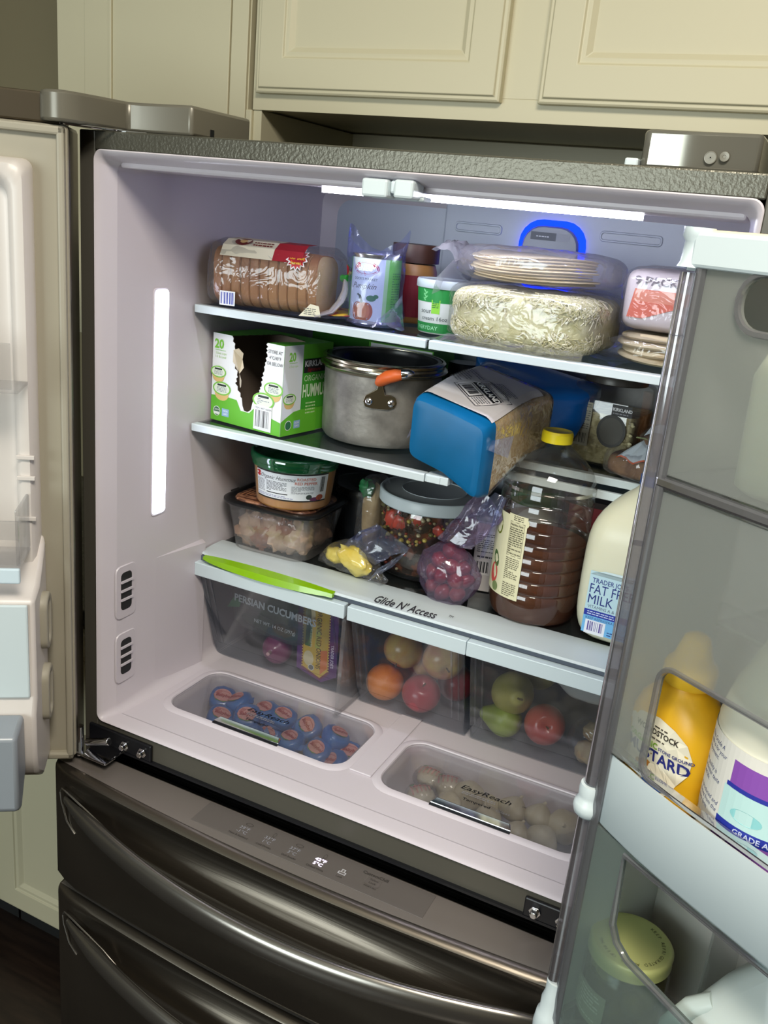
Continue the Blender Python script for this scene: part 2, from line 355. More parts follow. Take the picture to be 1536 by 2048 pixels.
# liner
def ring(y, x0, x1, z0, z1, r): return [(x, y, z) for x, z in rrect(x0, x1, z0, z1, r, 6)]
g = G()
A = [ring(-.002, .027, .881, .8306, 1.7065, .013), ring(-.0035, .0285, .8795, .832, 1.705, .0125), ring(-.001, .0315, .8765, .8335, 1.7015, .013), ring(.006, .0345, .8735, ZF, 1.6985, .011), ring(.03, .040, .868, ZF, 1.6925, .012)]
g.loft(A, M['liner'], True)
def oring(y, x0, x1, z0, z1, r):
    p = rrect(x0, x1, z0, z1, r, 6); return [(x, y, z) for x, z in p]
B = [oring(.03, .040, .868, ZF, 1.6925, .012), oring(.06, .041, .867, ZF, 1.692, .014), oring(.14, .043, .865, ZF, 1.70, .02), oring(.58, .052, .856, ZF, 1.70, .03), oring(.60, .075, .835, ZF+.02, 1.68, .03)]
def openr(r):  # drop the floor edge: start after last bottom-left fillet point
    return r
g2n = len(B[0]); vs = [p for r in B for p in r]; fs = []
for i in range(len(B)-1):
    for j in range(g2n):
        if j == g2n-1: continue       # floor strip left open, the floor plate closes it
        a = i*g2n+j; fs.append((a, a+1, a+1+g2n, a+g2n))
g.add(vs, fs, M['liner'])
g.add(B[-1], [tuple(range(g2n))], M['liner2'])
g.obj('liner', FR, 40)
# floor plate with the two well openings
W1 = (.089, .432, .090, .238); W2 = (.492, .815, .088, .234)
holes = [rrect(w_[0], w_[1], w_[2], w_[3], .032, 6)[::-1] for w_ in (W1, W2)]
vs, fs = holed_plate([(.0465, .0295), (.8615, .0295), (.859, .6), (.049, .6)], holes)
g = G(); g.add([(x, y, ZF) for x, y, z in vs], fs, M['liner'])
for w_ in (W1, W2):
    def rr(o, z, r=.032): return [(x, y, z) for x, y in rrect(w_[0]+o, w_[1]-o, w_[2]+o, w_[3]-o, r, 6)]
    g.loft([rr(-.012, ZF+.0002, .040), rr(-.009, ZF+.002, .038), rr(-.004, ZF+.0035, .035), rr(0, ZF+.0035, .032), rr(.002, ZF, .031), rr(.003, ZF-.002, .03)], M['liner'])
g.obj('liner_floor', FR, 50)
def well(w_, name, txt2):
    def rr(o, z, r): return [(x, y, z) for x, y in rrect(w_[0]+o, w_[1]-o, w_[2]+o, w_[3]-o, r, 6)]
    g = G(); g.loft([rr(.001, ZF-.001, .031), rr(.007, ZF-.004, .028), rr(.010, ZF-.012, .026), rr(.016, .775, .024), rr(.024, .766, .02)], M['liner'], True, False, True); wl = g.obj('well', FR, 50)
    g = G(); g.loft([rr(.002, ZF-.0005, .03), rr(.002, ZF+.0025, .03)], M['lid'], True, True, True); ld = g.obj(name, FR, 30)
    cx = (w_[0]+w_[1])/2; hx0, hx1 = (cx-.068, cx+.058)
    g = G(); y0 = w_[2]
    g.box(hx0, hx1, y0-.004, y0+.001, ZF+.0005, ZF+.005, M['black']); g.obj('handle_base', ld, 0)
    g = G(); g.loft([[(hx0, y0+.001, ZF+.0045), (hx0+.004, y0+.016, ZF+.006), (hx1-.004, y0+.016, ZF+.006), (hx1, y0+.001, ZF+.0045)], [(hx0, y0+.001, ZF+.0065), (hx0+.006, y0+.013, ZF+.009), (hx1-.006, y0+.013, ZF+.009), (hx1, y0+.001, ZF+.0065)]], M['chrome'], True, True, True); g.obj('handle', ld, 0, bev=.0008, label='chrome handle lip of the bin lid')
    d = Dec(plane((hx0+.025, y0+.062, ZF+.003), (1, 0, 0), (0, 1, 0)))
    d.text('EasyReach', 0, 0, .0155, '#0c0c10', 1, bold=.010, shear=.25, sx=1.25); d.text('TM', .0965, .006, .0045, '#0c0c10', 1)
    d.text('Tempered', .012, -.0255, .0088, '#15151a', 1, bold=.015, sx=1.2); d.text('Glass', .066, -.0255, .0088, '#77777c' if txt2 else '#333338', 1, shear=.3, sx=1.2)
    d.lines(.006, -.012, .06, -.004, 2, '#8a8a8e', 1, 5)
    d.obj('printed_lettering', ld); return ld
well(W1, 'bin_lid', 0); well(W2, 'bin_lid', 1)
g = G(); g.box(.443, .481, .10, .30, ZF, ZF+.003, M['liner']); g.obj('divider_rib', FR, 0, bev=.0012)
# left wall step
g = G(); g.loft([[(.0405, .095, .838), (.0405, .095, 1.082), (.0415, .11, 1.082), (.0415, .11, .838)], [(.044, .245, .838), (.044, .245, 1.082), (.053, .245, 1.076), (.053, .245, .838)]], M['liner'], True, True, True); g.obj('wall_step', FR, 40, bev=.002)
# LED strip, left wall
g = G(); n = 60
g.loft([[(.0425, y, z) for y, z in rrect(.108, .140, 1.160, 1.520, .006, 4)], [(.0455, y, z) for y, z in rrect(.109, .139, 1.161, 1.519, .006, 4)]], M['led'], True, False, True)
g.obj('wall_light', FR, 30, label='lit ribbed light strip on the left wall')
g = G(); g.loft([[(.0415, y, z) for y, z in rrect(.106, .142, 1.158, 1.522, .007, 4)], [(.0440, y, z) for y, z in rrect(.106, .142, 1.158, 1.522, .007, 4)]], M['liner'], True, False, True); g.obj('light_bezel', FR, 30)
# ceiling housing with light
g = G(); g.box(.045, .863, .03, .125, 1.6858, 1.6985, M['liner']); g.obj('ceiling_housing', FR, 0, bev=.003)
g = G(); g.box(.31, .74, .1255, .134, 1.6795, 1.6875, M['led2']); g.obj('ceiling_light', FR, 0, label='bright light strip behind the ceiling housing')
g = G(); g.box(.30, .75, .1245, .140, 1.6885, 1.6995, M['liner']); g.obj('light_backing', FR, 0, bev=.001)
g = G(); g.box(.436, .470, -.003, .03, 1.6765, 1.697, M['trimw']); g.box(.470, .478, .004, .03, 1.682, 1.697, M['trimw']); g.box(.478, .503, -.003, .03, 1.6775, 1.698, M['trimw']); g.box(.436, .508, .02, .045, 1.676, 1.682, M['trimw']); g.obj('mullion_guide', FR, 0, bev=.003)
# back panel
g = G(); g.box(.30, .735, .592, .602, 1.10, 1.695, M['liner2']); g.obj('back_panel', FR, 0, bev=.004)
for x0, x1, z0, z1 in ((.322, .412, 1.643, 1.661), (.585, .69, 1.650, 1.668)):
    g = G(); g.loft([[(x, .5915, z) for x, z in rrect(x0, x1, z0, z1, .007)], [(x, .5895, z) for x, z in rrect(x0+.001, x1-.001, z0+.001, z1-.001, .006)], [(x, .5895, z) for x, z in rrect(x0+.003, x1-.003, z0+.003, z1-.003, .005)], [(x, .5912, z) for x, z in rrect(x0+.004, x1-.004, z0+.004, z1-.004, .004)]], M['liner2'], True, False, True); g.obj('air_slot', FR, 30)
cz = 1.617; cx = .505
g = G(); g.loft([[(x, y, z) for x, z in rrect(cx-r, cx+r, cz-r, cz+r, q)] for r, q, y in ((.060, .04, .592), (.057, .038, .584))], M['blue'], True, False, True); g.obj('light_ring', FR, 40, label='glowing blue ring of the air filter')
g = G(); g.loft([[(x, y, z) for x, z in rrect(cx-r, cx+r, cz-r+.0, cz+r, q)] for r, q, y in ((.050, .034, .590), (.050, .034, .580), (.047, .032, .576))], mat('filter_grey', '#8a90a0', .35), True, False, True); fc = g.obj('air_filter_cover', FR, 40)
d = Dec(plane((cx-.035, .5755, cz+.026), (1, 0, 0), (0, 0, 1))); d.rect(0, 0, .045, .013, '#5c616c', 0); d.rect(.045, 0, .068, .013, '#a9adb8', 0); d.lines(.010, .004, .034, .008, 1, '#d5d8e0', 1, 3); d.obj('printed_panel', fc)
# vents
for z0, z1 in ((1.000, 1.092), (.884, .974)):
    def vr(x, y0, y1, a, b, r): return [(x, y, z) for y, z in rrect(y0, y1, a, b, r, 4)]
    g = G(); g.loft([vr(.0405, .026, .074, z0, z1, .010), vr(.0425, .027, .073, z0+.001, z1-.001, .010), vr(.0425, .030, .069, z0+.004, z1-.004, .009)], M['liner'], True, False, True); vp = g.obj('vent_plate', FR, 40)
    g = G(); g.loft([vr(.0427, .037, .062, z0+.015, z1-.012, .007), vr(.0430, .037, .062, z0+.015, z1-.012, .007)], M['dark'], True, False, True); g.obj('vent_shade_plate', vp, 30)  # dark plate painting the shaded depth of the vent opening
    for k in range(3):
        z = z0+.032+k*.0155
        G().box(.0430, .0455, .036, .063, z, z+.0035, M['liner']).obj('vent_slat', vp, 0)
# hinges (bottom left, bottom right)
for s, x0 in ((1, .0), (-1, .908)):
    X = lambda x: x0+s*x
    g = G()
    vsx = sorted((X(.014), X(.142))); g.box(vsx[0], vsx[1], -.006, 0, .7925, .822, M['black'])
    vsx = sorted((X(.002), X(.088))); g.box(vsx[0], vsx[1], -.05, -.004, .790, .7945, M['chrome']); hb = g.obj('hinge_bracket', FR, 0, bev=.002)
    g = G(); g.lathe([(.007, .778), (.007, .83)], M['chrome'], 14, (X(.018), -.032, 0)); g.obj('hinge_pin', hb, 30)
    for bx in (.090, .126):
        g = G(); T = Matrix.Translation((X(bx), -.006, .806)) @ Matrix.Rotation(PI/2, 4, 'X')
        g.lathe([(.0085, 0), (.0085, .003), (.0055, .0032), (.0055, .010), (.004, .011)], M['chrome'], 6, T=T); g.obj('bolt', hb, 20, bev=.0005)
g = G(); g.lathe([(.006, 0), (.006, .05)], M['chrome'], 12, T=Matrix.Translation((.03, -.028, .803)) @ Matrix.Rotation(rad(70), 4, (0, 1, 0))); g.obj('hinge_rod', FR, 30, bev=.001)
# top hinge covers
def hinge_cover(poly, m, z0, z1, name):
    g = G(); c = V((sum(p[0] for p in poly)/len(poly), sum(p[1] for p in poly)/len(poly)))
    g.prism(poly, z0, z1, m); return g.obj(name, FR, 40, bev=.004)
L_ = [(-.012, -.05), (-.006, -.062), (.008, -.070), (.024, -.070), (.036, -.062), (.045, -.040), (.052, -.010), (.058, .030), (.075, .036), (.158, .036), (.160, .042), (.160, .17), (-.005, .17), (-.010, .0)]
hc = hinge_cover(L_, M['hinge'], 1.7325, 1.770, 'hinge_cover')
G().box(.1605, .1612, .075, .083, 1.733, 1.745, M['black']).obj('cover_slot', hc, 0)
g = G(); g.tube([(.02, -.055, 1.7315), (.05, -.03, 1.731), (.066, .0, 1.7315), (.085, .005, 1.730), (.10, .018, 1.7305)], .0016, M['chrome'], 8); g.obj('hinge_wire', hc, 30)
R_ = [(.738, .075), (.742, .070), (.855, .062), (.861, .066), (.864, .16), (.738, .17)]
hc = hinge_cover(R_, M['hingeb'], 1.7325, 1.772, 'hinge_cover')
g = G(); T = Matrix.Translation((.826, .0612, 1.748)) @ Matrix.Rotation(PI/2, 4, 'X'); g.lathe([(.0045, 0), (.0052, .0005), (.0048, .0008), (.0018, .0006), (.0015, .0001)], M['hinge'], 16, T=T); g.obj('screw', hc, 30)
g = G(); T = Matrix.Translation((.812, .0625, 1.7465)) @ Matrix.Rotation(PI/2, 4, 'X'); g.lathe([(.0062, 0), (.0064, .0004), (.0056, .0005), (.0056, .0001)], M['hinge'], 20, T=T); g.box(-.0022, .0022, -.0007, .0007, .0001, .0004, M['hinge'], T); g.box(-.0007, .0007, -.0022, .0022, .0001, .0004, M['hinge'], T); g.obj('screw_mark', hc, 30)
G().box(.722, .737, .066, .09, 1.7315, 1.742, M['trimw']).obj('cover_clip', FR, 0, bev=.002)

# lower drawers
def arc(x): t_ = min(max((x+.006)/.922, 0), 1); return -.074-.026*sin(PI*t_)
def drawer(z0, z1, name, lab):
    g = G(); N = 36; rings = []
    for i in range(N+1):
        x = -.005+.919*i/N; yf = arc(x); e = min(i, N-i); k = .012*max(0, 1-e/1.5); yf += k; kk = max(0, sin(PI*min(1, max(0, (i/N-.02)/.96))))**.6
        rings.append([(x, -.012, z1), (x, yf+.014, z1), (x, yf+.005, z1-.002), (x, yf+.001, z1-.007), (x, yf+.003*kk, z1-.014), (x, yf+.018*kk, z1-.026), (x, yf+.027*kk, z1-.040), (x, yf+.026*kk, z1-.054), (x, yf+.015*kk, z1-.070), (x, yf-.001*kk, z1-.086), (x, yf-.004*kk, z1-.098), (x, yf, z1-.125), (x, yf, z0+.01), (x, yf+.006, z0), (x, -.012, z0)])
    g.loft(rings, M['steel'], True, True, True); dr = g.obj(name, FR, 40, label=lab)
    # top plate
    g = G(); rings = []
    for i in range(N+1):
        x = -.001+.911*i/N; yf = arc(x); rings.append([(x, -.014, z1+.0006), (x, yf+.0155, z1+.0006)])
    g.loft(rings, M['steeltop'], False); g.obj('top_plate', dr, 0)
    g = G(); N2 = 44; path = []; rad_ = []
    for i in range(N2+1):
        t_ = i/N2; x = .026+.86*t_; y = arc(x)+.004-.062*sin(PI*t_)**.85; path.append((x, y, z1-.057-.006*sin(PI*t_))); k = .35+.65*min(1, sin(PI*t_)*3.2); rad_.append((.0105*k, .019*k))
    g.tube(path, rad_, M['steelhl'], 16); g.obj('handle', dr, 60, label='arched brushed metal handle bar')
    for s in (0, 1):   # teardrop rim of the handle pocket
        pts = [(.020, -.012), (.024, -.004), (.034, -.006), (.07, -.018), (.115, -.032), (.145, -.047)] ; lo = [(.020, -.012), (.022, -.028), (.034, -.062), (.052, -.078)]
        g = G()
        for P_ in (pts, lo):
            g.tube([((x if s == 0 else .908-x), arc(x)-.0012, z1-.03+z) for x, z in P_], .0014, M['steelhl'], 8)
        g.obj('pocket_rim', dr, 40)
    return dr
d1 = drawer(.548, .775, 'upper_drawer', 'dark stainless upper drawer with control strip on its top edge')
drawer(.20, .531, 'lower_drawer', 'dark stainless lower freezer drawer')
# control strip
g = G(); z = .7762; mm = mat('control_strip', '#6f6965', .28, .3)
g.box(.268, .648, -.066, -.0165, .7757, z, mm); cs = g.obj('control_strip', d1, 0, bev=.0003)
d = Dec(plane((0, 0, z), (1, 0, 0), (0, 1, 0)))
for x, y, a, b, nm, k in ((.350, -.030, '29°F', '-1°C', 'Meat & Seafood', 1), (.394, -.030, '33°F', '1°C', 'Cold Drinks', 2), (.437, -.030, '37°F', '3°C', 'Deli Snacks', 3), (.480, -.030, '42°F', '5°C', 'Chilled Wine', 4)):
    mt = M['disp'] if k == 4 else M['dispdim']
    d.text(a, x-.002, y-.013, .0085, mt, 2, align=.5, bold=.02 if k == 4 else 0, sx=1.1); d.text(b, x-.002, y-.022, .0085, mt, 2, align=.5, bold=.02 if k == 4 else 0, sx=1.1)
    d.text(nm, x-.002, y-.030, .0052, '#26231f', 2, align=.5)
    for q in range(10):
        a0 = 2*PI*q/10; a1 = 2*PI*(q+1)/10; R0 = .0042; rx, ry = (1.5, .8) if k in (1, 3) else (.6, 1.2)
        p0 = (x+R0*cos(a0)*rx, y+R0*sin(a0)*ry); p1 = (x+R0*cos(a1)*rx, y+R0*sin(a1)*ry)
        d.poly([p0, p1, (p1[0]*.87+x*.13, p1[1]*.87+y*.13), (p0[0]*.87+x*.13, p0[1]*.87+y*.13)], '#2b2825', 2)
d.rect(.510, -.050, .522, -.0445, '#b8b8bc', 1); d.rect(.5115, -.0488, .5205, -.0457, '#6f6965', 2); d.rect(.513, -.0445, .519, -.039, '#b8b8bc', 1); d.rect(.5145, -.0445, .5175, -.0405, '#6f6965', 2); d.text('Lock', .516, -.057, .005, '#26231f', 2, align=.5)
d.text('CustomChill', .560, -.030, .0078, '#2a2723', 2, align=.5, bold=.01); d.rect(.551, -.048, .573, -.033, '#5d5753', 1); d.text('Select', .562, -.038, .0055, '#1e1b19', 2, align=.5); d.text('Lock', .562, -.0445, .0055, '#1e1b19', 2, align=.5); d.text('(Hold 3 Sec)', .562, -.052, .0038, '#26231f', 2, align=.5)
d.obj('printed_lettering', cs)

# shelves
def shelf(x0, x1, yf, z, yb=.585, th=.0125, lip=.016):
    g = G(); g.box(x0+.002, x1-.002, yf+.004, yb, z-.006, z-.0015, M['glass']); s = g.obj('shelf', FR, 0, label='glass shelf')
    g = G()
    pr = [(yf, z-.002), (yf+.001, z), (yf+lip, z), (yf+lip, z-.0015), (yf+.006, z-.004), (yf+.006, z-th), (yf+.0005, z-th)]
    g.loft([[(x0, y, a) for y, a in pr], [(x1, y, a) for y, a in pr]], M['trimw'], True, True, True); g.obj('shelf_trim', s, 0, bev=.0008)
    for x in (x0, x1-.008): G().box(x, x+.008, yf+.006, yb, z-.010, z-.0005, M['tub']).obj('shelf_rail', s, 0)
    return s
shelf(.0485, .4535, .199, 1.4955); shelf(.4585, .861, .199, 1.4955)
shelf(.0485, .474, .199, 1.3005); shelf(.481, .861, .395, 1.3005)
g = G(); g.box(.485, .858, .382, .39, 1.268, 1.281, M['trimw']); g.box(.487, .856, .39, .58, 1.2745, 1.2785, M['glass']); g.obj('folded_shelf', FR, 0, bev=.001)
g = G(); g.box(.4755, .512, .200, .222, 1.289, 1.301, M['trimw']); g.box(.4785, .500, .198, .200, 1.2895, 1.3, M['trimw']); g.obj('shelf_latch', FR, 0, bev=.0015)
# crisper cover
g = G(); N = 24; rings = []
for i in range(N+1):
    x = .0485+.8125*i/N; e = .012*max(0, 1-i/1.2)
    rings.append([(x, .2265+e, 1.0558), (x, .2245+e, 1.0575), (x, .2275+e, 1.0605), (x, .27, 1.0635), (x, .300, 1.0640), (x, .306, 1.0625), (x, .306, 1.0575), (x, .24, 1.0555)])
g.loft(rings, M['trimw'], True, True, True); cc = g.obj('crisper_cover', FR, 40, label='white front edge of the crisper cover')
g = G(); g.box(.05, .859, .306, .585, 1.0565, 1.0615, M['glass']); g.obj('cover_glass', cc, 0)
g = G(); g.box(.05, .859, .306, .585, 1.046, 1.047, mat('cover_shade', '#2e3033', .5)); g.obj('cover_shade_sheet', cc, 0)  # dark sheet standing in for the shade beneath the cover glass
g = G(); g.box(.05, .858, .233, .30, 1.044, 1.0548, M['gapshade']); g.obj('gap_shade_backing', cc, 0)  # dark backing that gives the gap above the drawer handles its shade
d = Dec(plane((.395, .2375, 1.0617), (1, 0, 0), (0, 1, .08))); d.text("Glide N' Access", 0, -.006, .034, '#35353c', 1, bold=.014, sx=.50); d.text('TM', .126, .012, .010, '#35353c', 1, sx=.6); d.obj('printed_lettering', cc)
g = G(); N = 20; rings = []
for i in range(N+1):
    t_ = i/N; x = .066+.262*t_; k = sin(PI*min(1, t_*1.0))**.6 if t_ < .98 else .3; k = max(k, .04)
    rings.append([(x, .226+.009*k, 1.0612+.001*k), (x, .2205-.006*k, 1.0600), (x, .2195-.008*k, 1.0555-.007*k), (x, .224, 1.0560-.008*k)])
gm = mat('green_slider', '#86b80c', .2, coat=.5)
g.loft(rings, gm, True, True, True); g.obj('humidity_slider', cc, 40, label='bright green crescent shaped slider')
# crispers
def crisper(x0, x1, hx0, hx1, lab):
    g = G(); t_ = .0022
    yt, zt, yb, zb = .226, 1.034, .286, .8385
    def wall(y0, z0, y1, z1, X0, X1):  # slanted sheet
        g.loft([[(X0, y0, z0), (X1, y0, z0), (X1, y0+t_, z0), (X0, y0+t_, z0)], [(X0, y1, z1), (X1, y1, z1), (X1, y1+t_, z1), (X0, y1+t_, z1)]], M['crisp'], True, True, True)
    wall(yt, zt, .278, .870, x0, x1); wall(.278, .870, .292, .8400, x0+.003, x1-.003)
    for X in (x0, x1-t_):
        g.loft([[(X, yt, zt), (X, .278, .87), (X, yb+.006, zb+.001), (X, .56, zb+.001), (X, .56, zt)], [(X+t_, yt, zt), (X+t_, .278, .87), (X+t_, yb+.006, zb+.001), (X+t_, .56, zb+.001), (X+t_, .56, zt)]], M['crisp'], True, True, True)
    c = g.obj('crisper_drawer', FR, 0, bev=.0008, label=lab)
    g = G(); g.box(x0+.002, x1-.002, .293, .56, zb+.0005, zb+.003, M['crisp']); g.box(x0, x1, .556, .56, zb, zt, M['crisp']); g.obj('drawer_bottom', c, 0)
    g = G(); g.loft([[(hx0, .2165, 1.0470), (hx1, .2165, 1.0470), (hx1, .232, 1.0470), (hx0, .232, 1.0470)], [(hx0, .2175, 1.022), (hx1, .2175, 1.022), (hx1, .232, 1.026), (hx0, .232, 1.026)]], M['panelw'], True, True, True); g.obj('drawer_handle', c, 0, bev=.0012)
    for X in (x0+.016, x1-.020):
        g = G(); g.box(X, X+.004, 0, .0015, 0, .13, M['crisp'], Matrix.Translation((0, .2375, .872)) @ Matrix.Rotation(rad(-0), 4, 'X')); 
    for X in (x0+.008, x0+.020, x1-.024, x1-.012):
        g = G(); g.loft([[(X, yt-.0012, zt-.002), (X+.003, yt-.0012, zt-.002), (X+.003, yt+.001, zt-.002), (X, yt+.001, zt-.002)], [(X, .2768, .872), (X+.003, .2768, .872), (X+.003, .279, .872), (X, .279, .872)]], M['crisp'], True, True, True); g.obj('moulded_rib', c, 0)
    return c
crisper(.0535, .347, .0505, .3525, 'wide clear crisper drawer at left'); crisper(.360, .563, .3580, .5675, 'narrow clear crisper drawer in the middle'); crisper(.572, .855, .5685, .8575, 'clear crisper drawer at right')
G().box(.3485, .3555, .222, .56, .84, 1.046, M['tub']).obj('drawer_divider', FR, 0)

# ---- left door
LH = V((.030, -.050, 0)); LD = V((-.81, -.59, 0)).normalized(); LN = V((.59, -.81, 0)).normalized()
LT = Matrix(((LD[0], LN[0], 0, LH[0]), (LD[1], LN[1], 0, LH[1]), (0, 0, 1, 0), (0, 0, 0, 1)))   # local (s along door, t inwards, z)
g = G(); g.box(0, .452, -.088, -.004, .787, 1.730, M['steel']); ld = g.obj('left_door', FR, 0, T=LT, bev=.006, label='open left door seen from inside')
g = G(); g.box(.012, .44, -.088, -.02, 1.7305, 1.768, mat('door_top_brown', '#4a4030', .35, .3)); g.obj('door_top_cap', ld, 0, T=LT, bev=.003)
def dring(t0, s0, s1, z0, z1, r): return [(s, t0, z) for s, z in rrect(s0, s1, z0, z1, r, 4)]
g = G(); g.loft([dring(-.004, .001, .451, .788, 1.729, .004), dring(.000, .002, .450, .789, 1.728, .006), dring(.002, .012, .440, .80, 1.717, .008), dring(.004, .030, .42, .815, 1.70, .010), dring(.001, .046, .405, .825, 1.683, .012)], M['gasket'], True, False, True); g.obj('door_flange', ld, 30, T=LT)
g = G()
for sgn, (a, b) in enumerate(((.004, .014), (.438, .448))): g.box(a, b, -.001, .012, .79, 1.727, M['gasket'])
g.box(.004, .448, -.001, .012, 1.716, 1.727, M['gasket']); g.box(.004, .448, -.001, .012, .79, .801, M['gasket']); g.obj('door_gasket', ld, 0, T=LT, bev=.003)
g = G(); rings = []
for t0, o, r in ((.0, 0, .012), (.026, .003, .015), (.033, .008, .018), (.034, .018, .02), (.030, .024, .02), (.012, .030, .02), (.010, .034, .02)): rings.append(dring(t0, .045+o, .405-o, .83+o, 1.684-o, r))
g.loft(rings, M['dliner'], True, False, True); g.obj('door_liner', ld, 40, T=LT)
# ice compartment bulge with two oval duct seals
g = G()
pr = [(.000, .80), (.060, .795), (.105, .830), (.112, .86), (.112, .93), (.100, .95), (.100, 1.105), (.060, 1.112), (.034, 1.135), (.0, 1.17)]
g.loft([[(.040, t0, z) for t0, z in pr], [(.40, t0, z) for t0, z in pr]], M['dliner'], True, True, True); g.obj('ice_compartment', ld, 40, T=LT, bev=.006)
for z0, z1 in ((1.003, 1.092), (.884, .975)):
    g = G(); X = .040
    def ov(s, o): return [(s, t0, z) for t0, z in rrect(.018+o, .062-o, z0+o, z1-o, .0215-o, 7)]
    g.loft([ov(X, 0), ov(X-.008, .0005), ov(X-.010, .003), ov(X-.010, .010), ov(X-.008, .012), ov(X-.002, .013)], M['gasket'], True, False, True); g.obj('duct_seal', ld, 50, T=LT)
g = G(); g.box(.048, .40, .101, .106, .955, 1.10, M['trimw']); g.obj('ice_door', ld, 0, T=LT, bev=.003)
g = G(); pr = [(.113, .845), (.150, .80), (.170, .81), (.172, .93), (.113, .935)]
g.loft([[(.055, t0, z) for t0, z in pr], [(.40, t0, z) for t0, z in pr]], mat('door_bin_grey', '#8f969e', .3), True, True, True); g.obj('lower_bin', ld, 40, T=LT, bev=.006)
g = G(); g.box(.055, .395, .034, .11, 1.155, 1.16, M['tub']); g.box(.055, .395, .107, .111, 1.16, 1.225, M['tub']); g.box(.055, .060, .034, .11, 1.16, 1.24, M['tub']); g.box(.055, .395, .106, .113, 1.135, 1.157, mat('bin_trim_blue', '#cfe0ea', .3)); g.obj('clear_bin', ld, 0, T=LT, bev=.003)
g = G(); g.box(.052, .395, .034, .10, 1.395, 1.40, M['tub']); g.box(.060, .395, .097, .1, 1.40, 1.46, M['tub']); g.obj('clear_bin', ld, 0, T=LT, bev=.003)
for z in (1.2, 1.26, 1.29): G().box(.046, .07, .033, .038, z, z+.006, M['dliner']).obj('bin_rest', ld, 0, T=LT, bev=.001)

# ---- right door: inner basket frame seen edge on
RC = V((.849, -.210, 0)); RD = V((.85, -.53, 0)).normalized(); RN = V((-.53, -.85, 0)).normalized()
RT = Matrix(((RD[0], RN[0], 0, RC[0]), (RD[1], RN[1], 0, RC[1]), (0, 0, 1, 0), (0, 0, 0, 1)))
g = G(); g.box(-.01, .44, -.235, -.145, .787, 1.73, M['steel']); rd = g.obj('right_door', FR, 0, T=RT, bev=.006, label='open right door carrying a clear food basket')
g = G(); g.box(-.006, .436, -.145, -.135, .79, 1.725, M['dliner']); g.obj('door_liner', rd, 0, T=RT, bev=.002)
# pole and side
g = G()
for a, b in ((.905, 1.115), (1.150, 1.27), (1.27, 1.40), (1.40, 1.585), (1.5855, 1.636)): g.lathe([(.0085, a), (.0085, b)], M['tube'], 16, (.000, -.004, 0))
g.obj('hinge_tube', rd, 40, T=RT)
g = G(); g.lathe([(.010, 1.112), (.014, 1.116), (.0155, 1.122), (.0145, 1.128), (.012, 1.132), (.012, 1.136), (.0125, 1.142), (.0115, 1.148)], M['trimw'], 20, (.000, -.004, 0)); g.obj('tube_collar', rd, 50, T=RT)
g = G(); g.lathe([(.013, .82), (.016, .828), (.017, .845), (.015, .862), (.0125, .866), (.0125, .880), (.010, .890), (.010, .905)], M['trimw'], 20, (.002, -.004, 0)); g.obj('tube_foot', rd, 50, T=RT)
# top rail
g = G(); g.box(.006, .436, -.130, -.002, 1.6635, 1.670, mat('rail_cream', '#e8d3b4', .5)); g.box(.004, .436, -.006, .006, 1.640, 1.668, M['trimw']); g.box(-.004, .010, -.130, -.004, 1.640, 1.668, M['trimw']); g.obj('top_rail', rd, 0, T=RT, bev=.003)
g = G(); g.lathe([(.013, 1.640), (.011, 1.644), (.010, 1.66), (.0125, 1.664), (.0125, 1.671)], M['trimw'], 18, (.001, -.004, 0)); g.box(-.012, 0, -.04, -.012, 1.637, 1.6395, M['trimw']); g.obj('top_knuckle', rd, 40, T=RT)
# frosted panel with window openings
def fpanel(z0, z1, hole, name, m):
    vs, fs = holed_plate([(.012, z0), (.432, z0), (.432, z1), (.012, z1)], [hole], .0030)
    g = G(); g.add([(x, z, y) for x, y, z in vs], fs, m); o = g.obj(name, rd, 30, T=RT)
    g = G(); n = len(hole); cxm = sum(p[0] for p in hole)/n; czm = sum(p[1] for p in hole)/n
    def off(k): 
        r = []
        for i in range(n):
            a = V(hole[i-1]); b = V(hole[(i+1) % n]); d_ = (b-a).normalized(); nn = V((d_[1], -d_[0])); s_ = 1 if nn.dot(V(hole[i])-V((cxm, czm))) > 0 else -1
            r.append(V(hole[i])+nn*s_*k)
        return r
    A_ = [(p[0], t0, p[1]) for p, t0 in [(q, .002) for q in off(0)]]; B_ = [(p[0], .0045, p[1]) for p in off(.001)]; C_ = [(p[0], .0045, p[1]) for p in off(.0045)]; D_ = [(p[0], .002, p[1]) for p in off(.0055)]
    g.loft([A_, B_, C_, D_], M['edgec'], True); g.obj('window_rim', o, 50, T=RT); return o
h = rrect(.057, .38, 1.1985, 1.304, .012, 5)
h = [(x+(.0 if z > 1.25 else -.0), z) for x, z in h]
fpanel(1.196, 1.455, h[::-1], 'frosted_panel', M['frost'])
h2 = rrect(.058, .38, 1.600, 1.639, .018, 5); fpanel(1.470, 1.640, h2[::-1], 'frosted_panel', M['frost'])
h3 = [(.062, 1.030), (.070, 1.016), (.085, 1.008), (.25, .995), (.38, .99), (.38, 1.105), (.058, 1.105)]
fpanel(.850, 1.114, h3[::-1], 'clear_panel', M['frost2'])
g = G(); g.box(.010, .436, -.125, .004, 1.457, 1.468, M['edgec']); g.obj('middle_ledge', rd, 0, T=RT, bev=.003)
# curved edge post of the panels
g = G(); N = 6
pr = [(.007, -.006), (.008, .001), (.012, .0035), (.020, .0035), (.020, .0015), (.0125, .0005), (.010, -.006)]
g.loft([[(s, t0, .86) for s, t0 in pr], [(s, t0, 1.640) for s, t0 in pr]], M['edgec'], True, True, True); g.obj('panel_edge', rd, 40, T=RT)
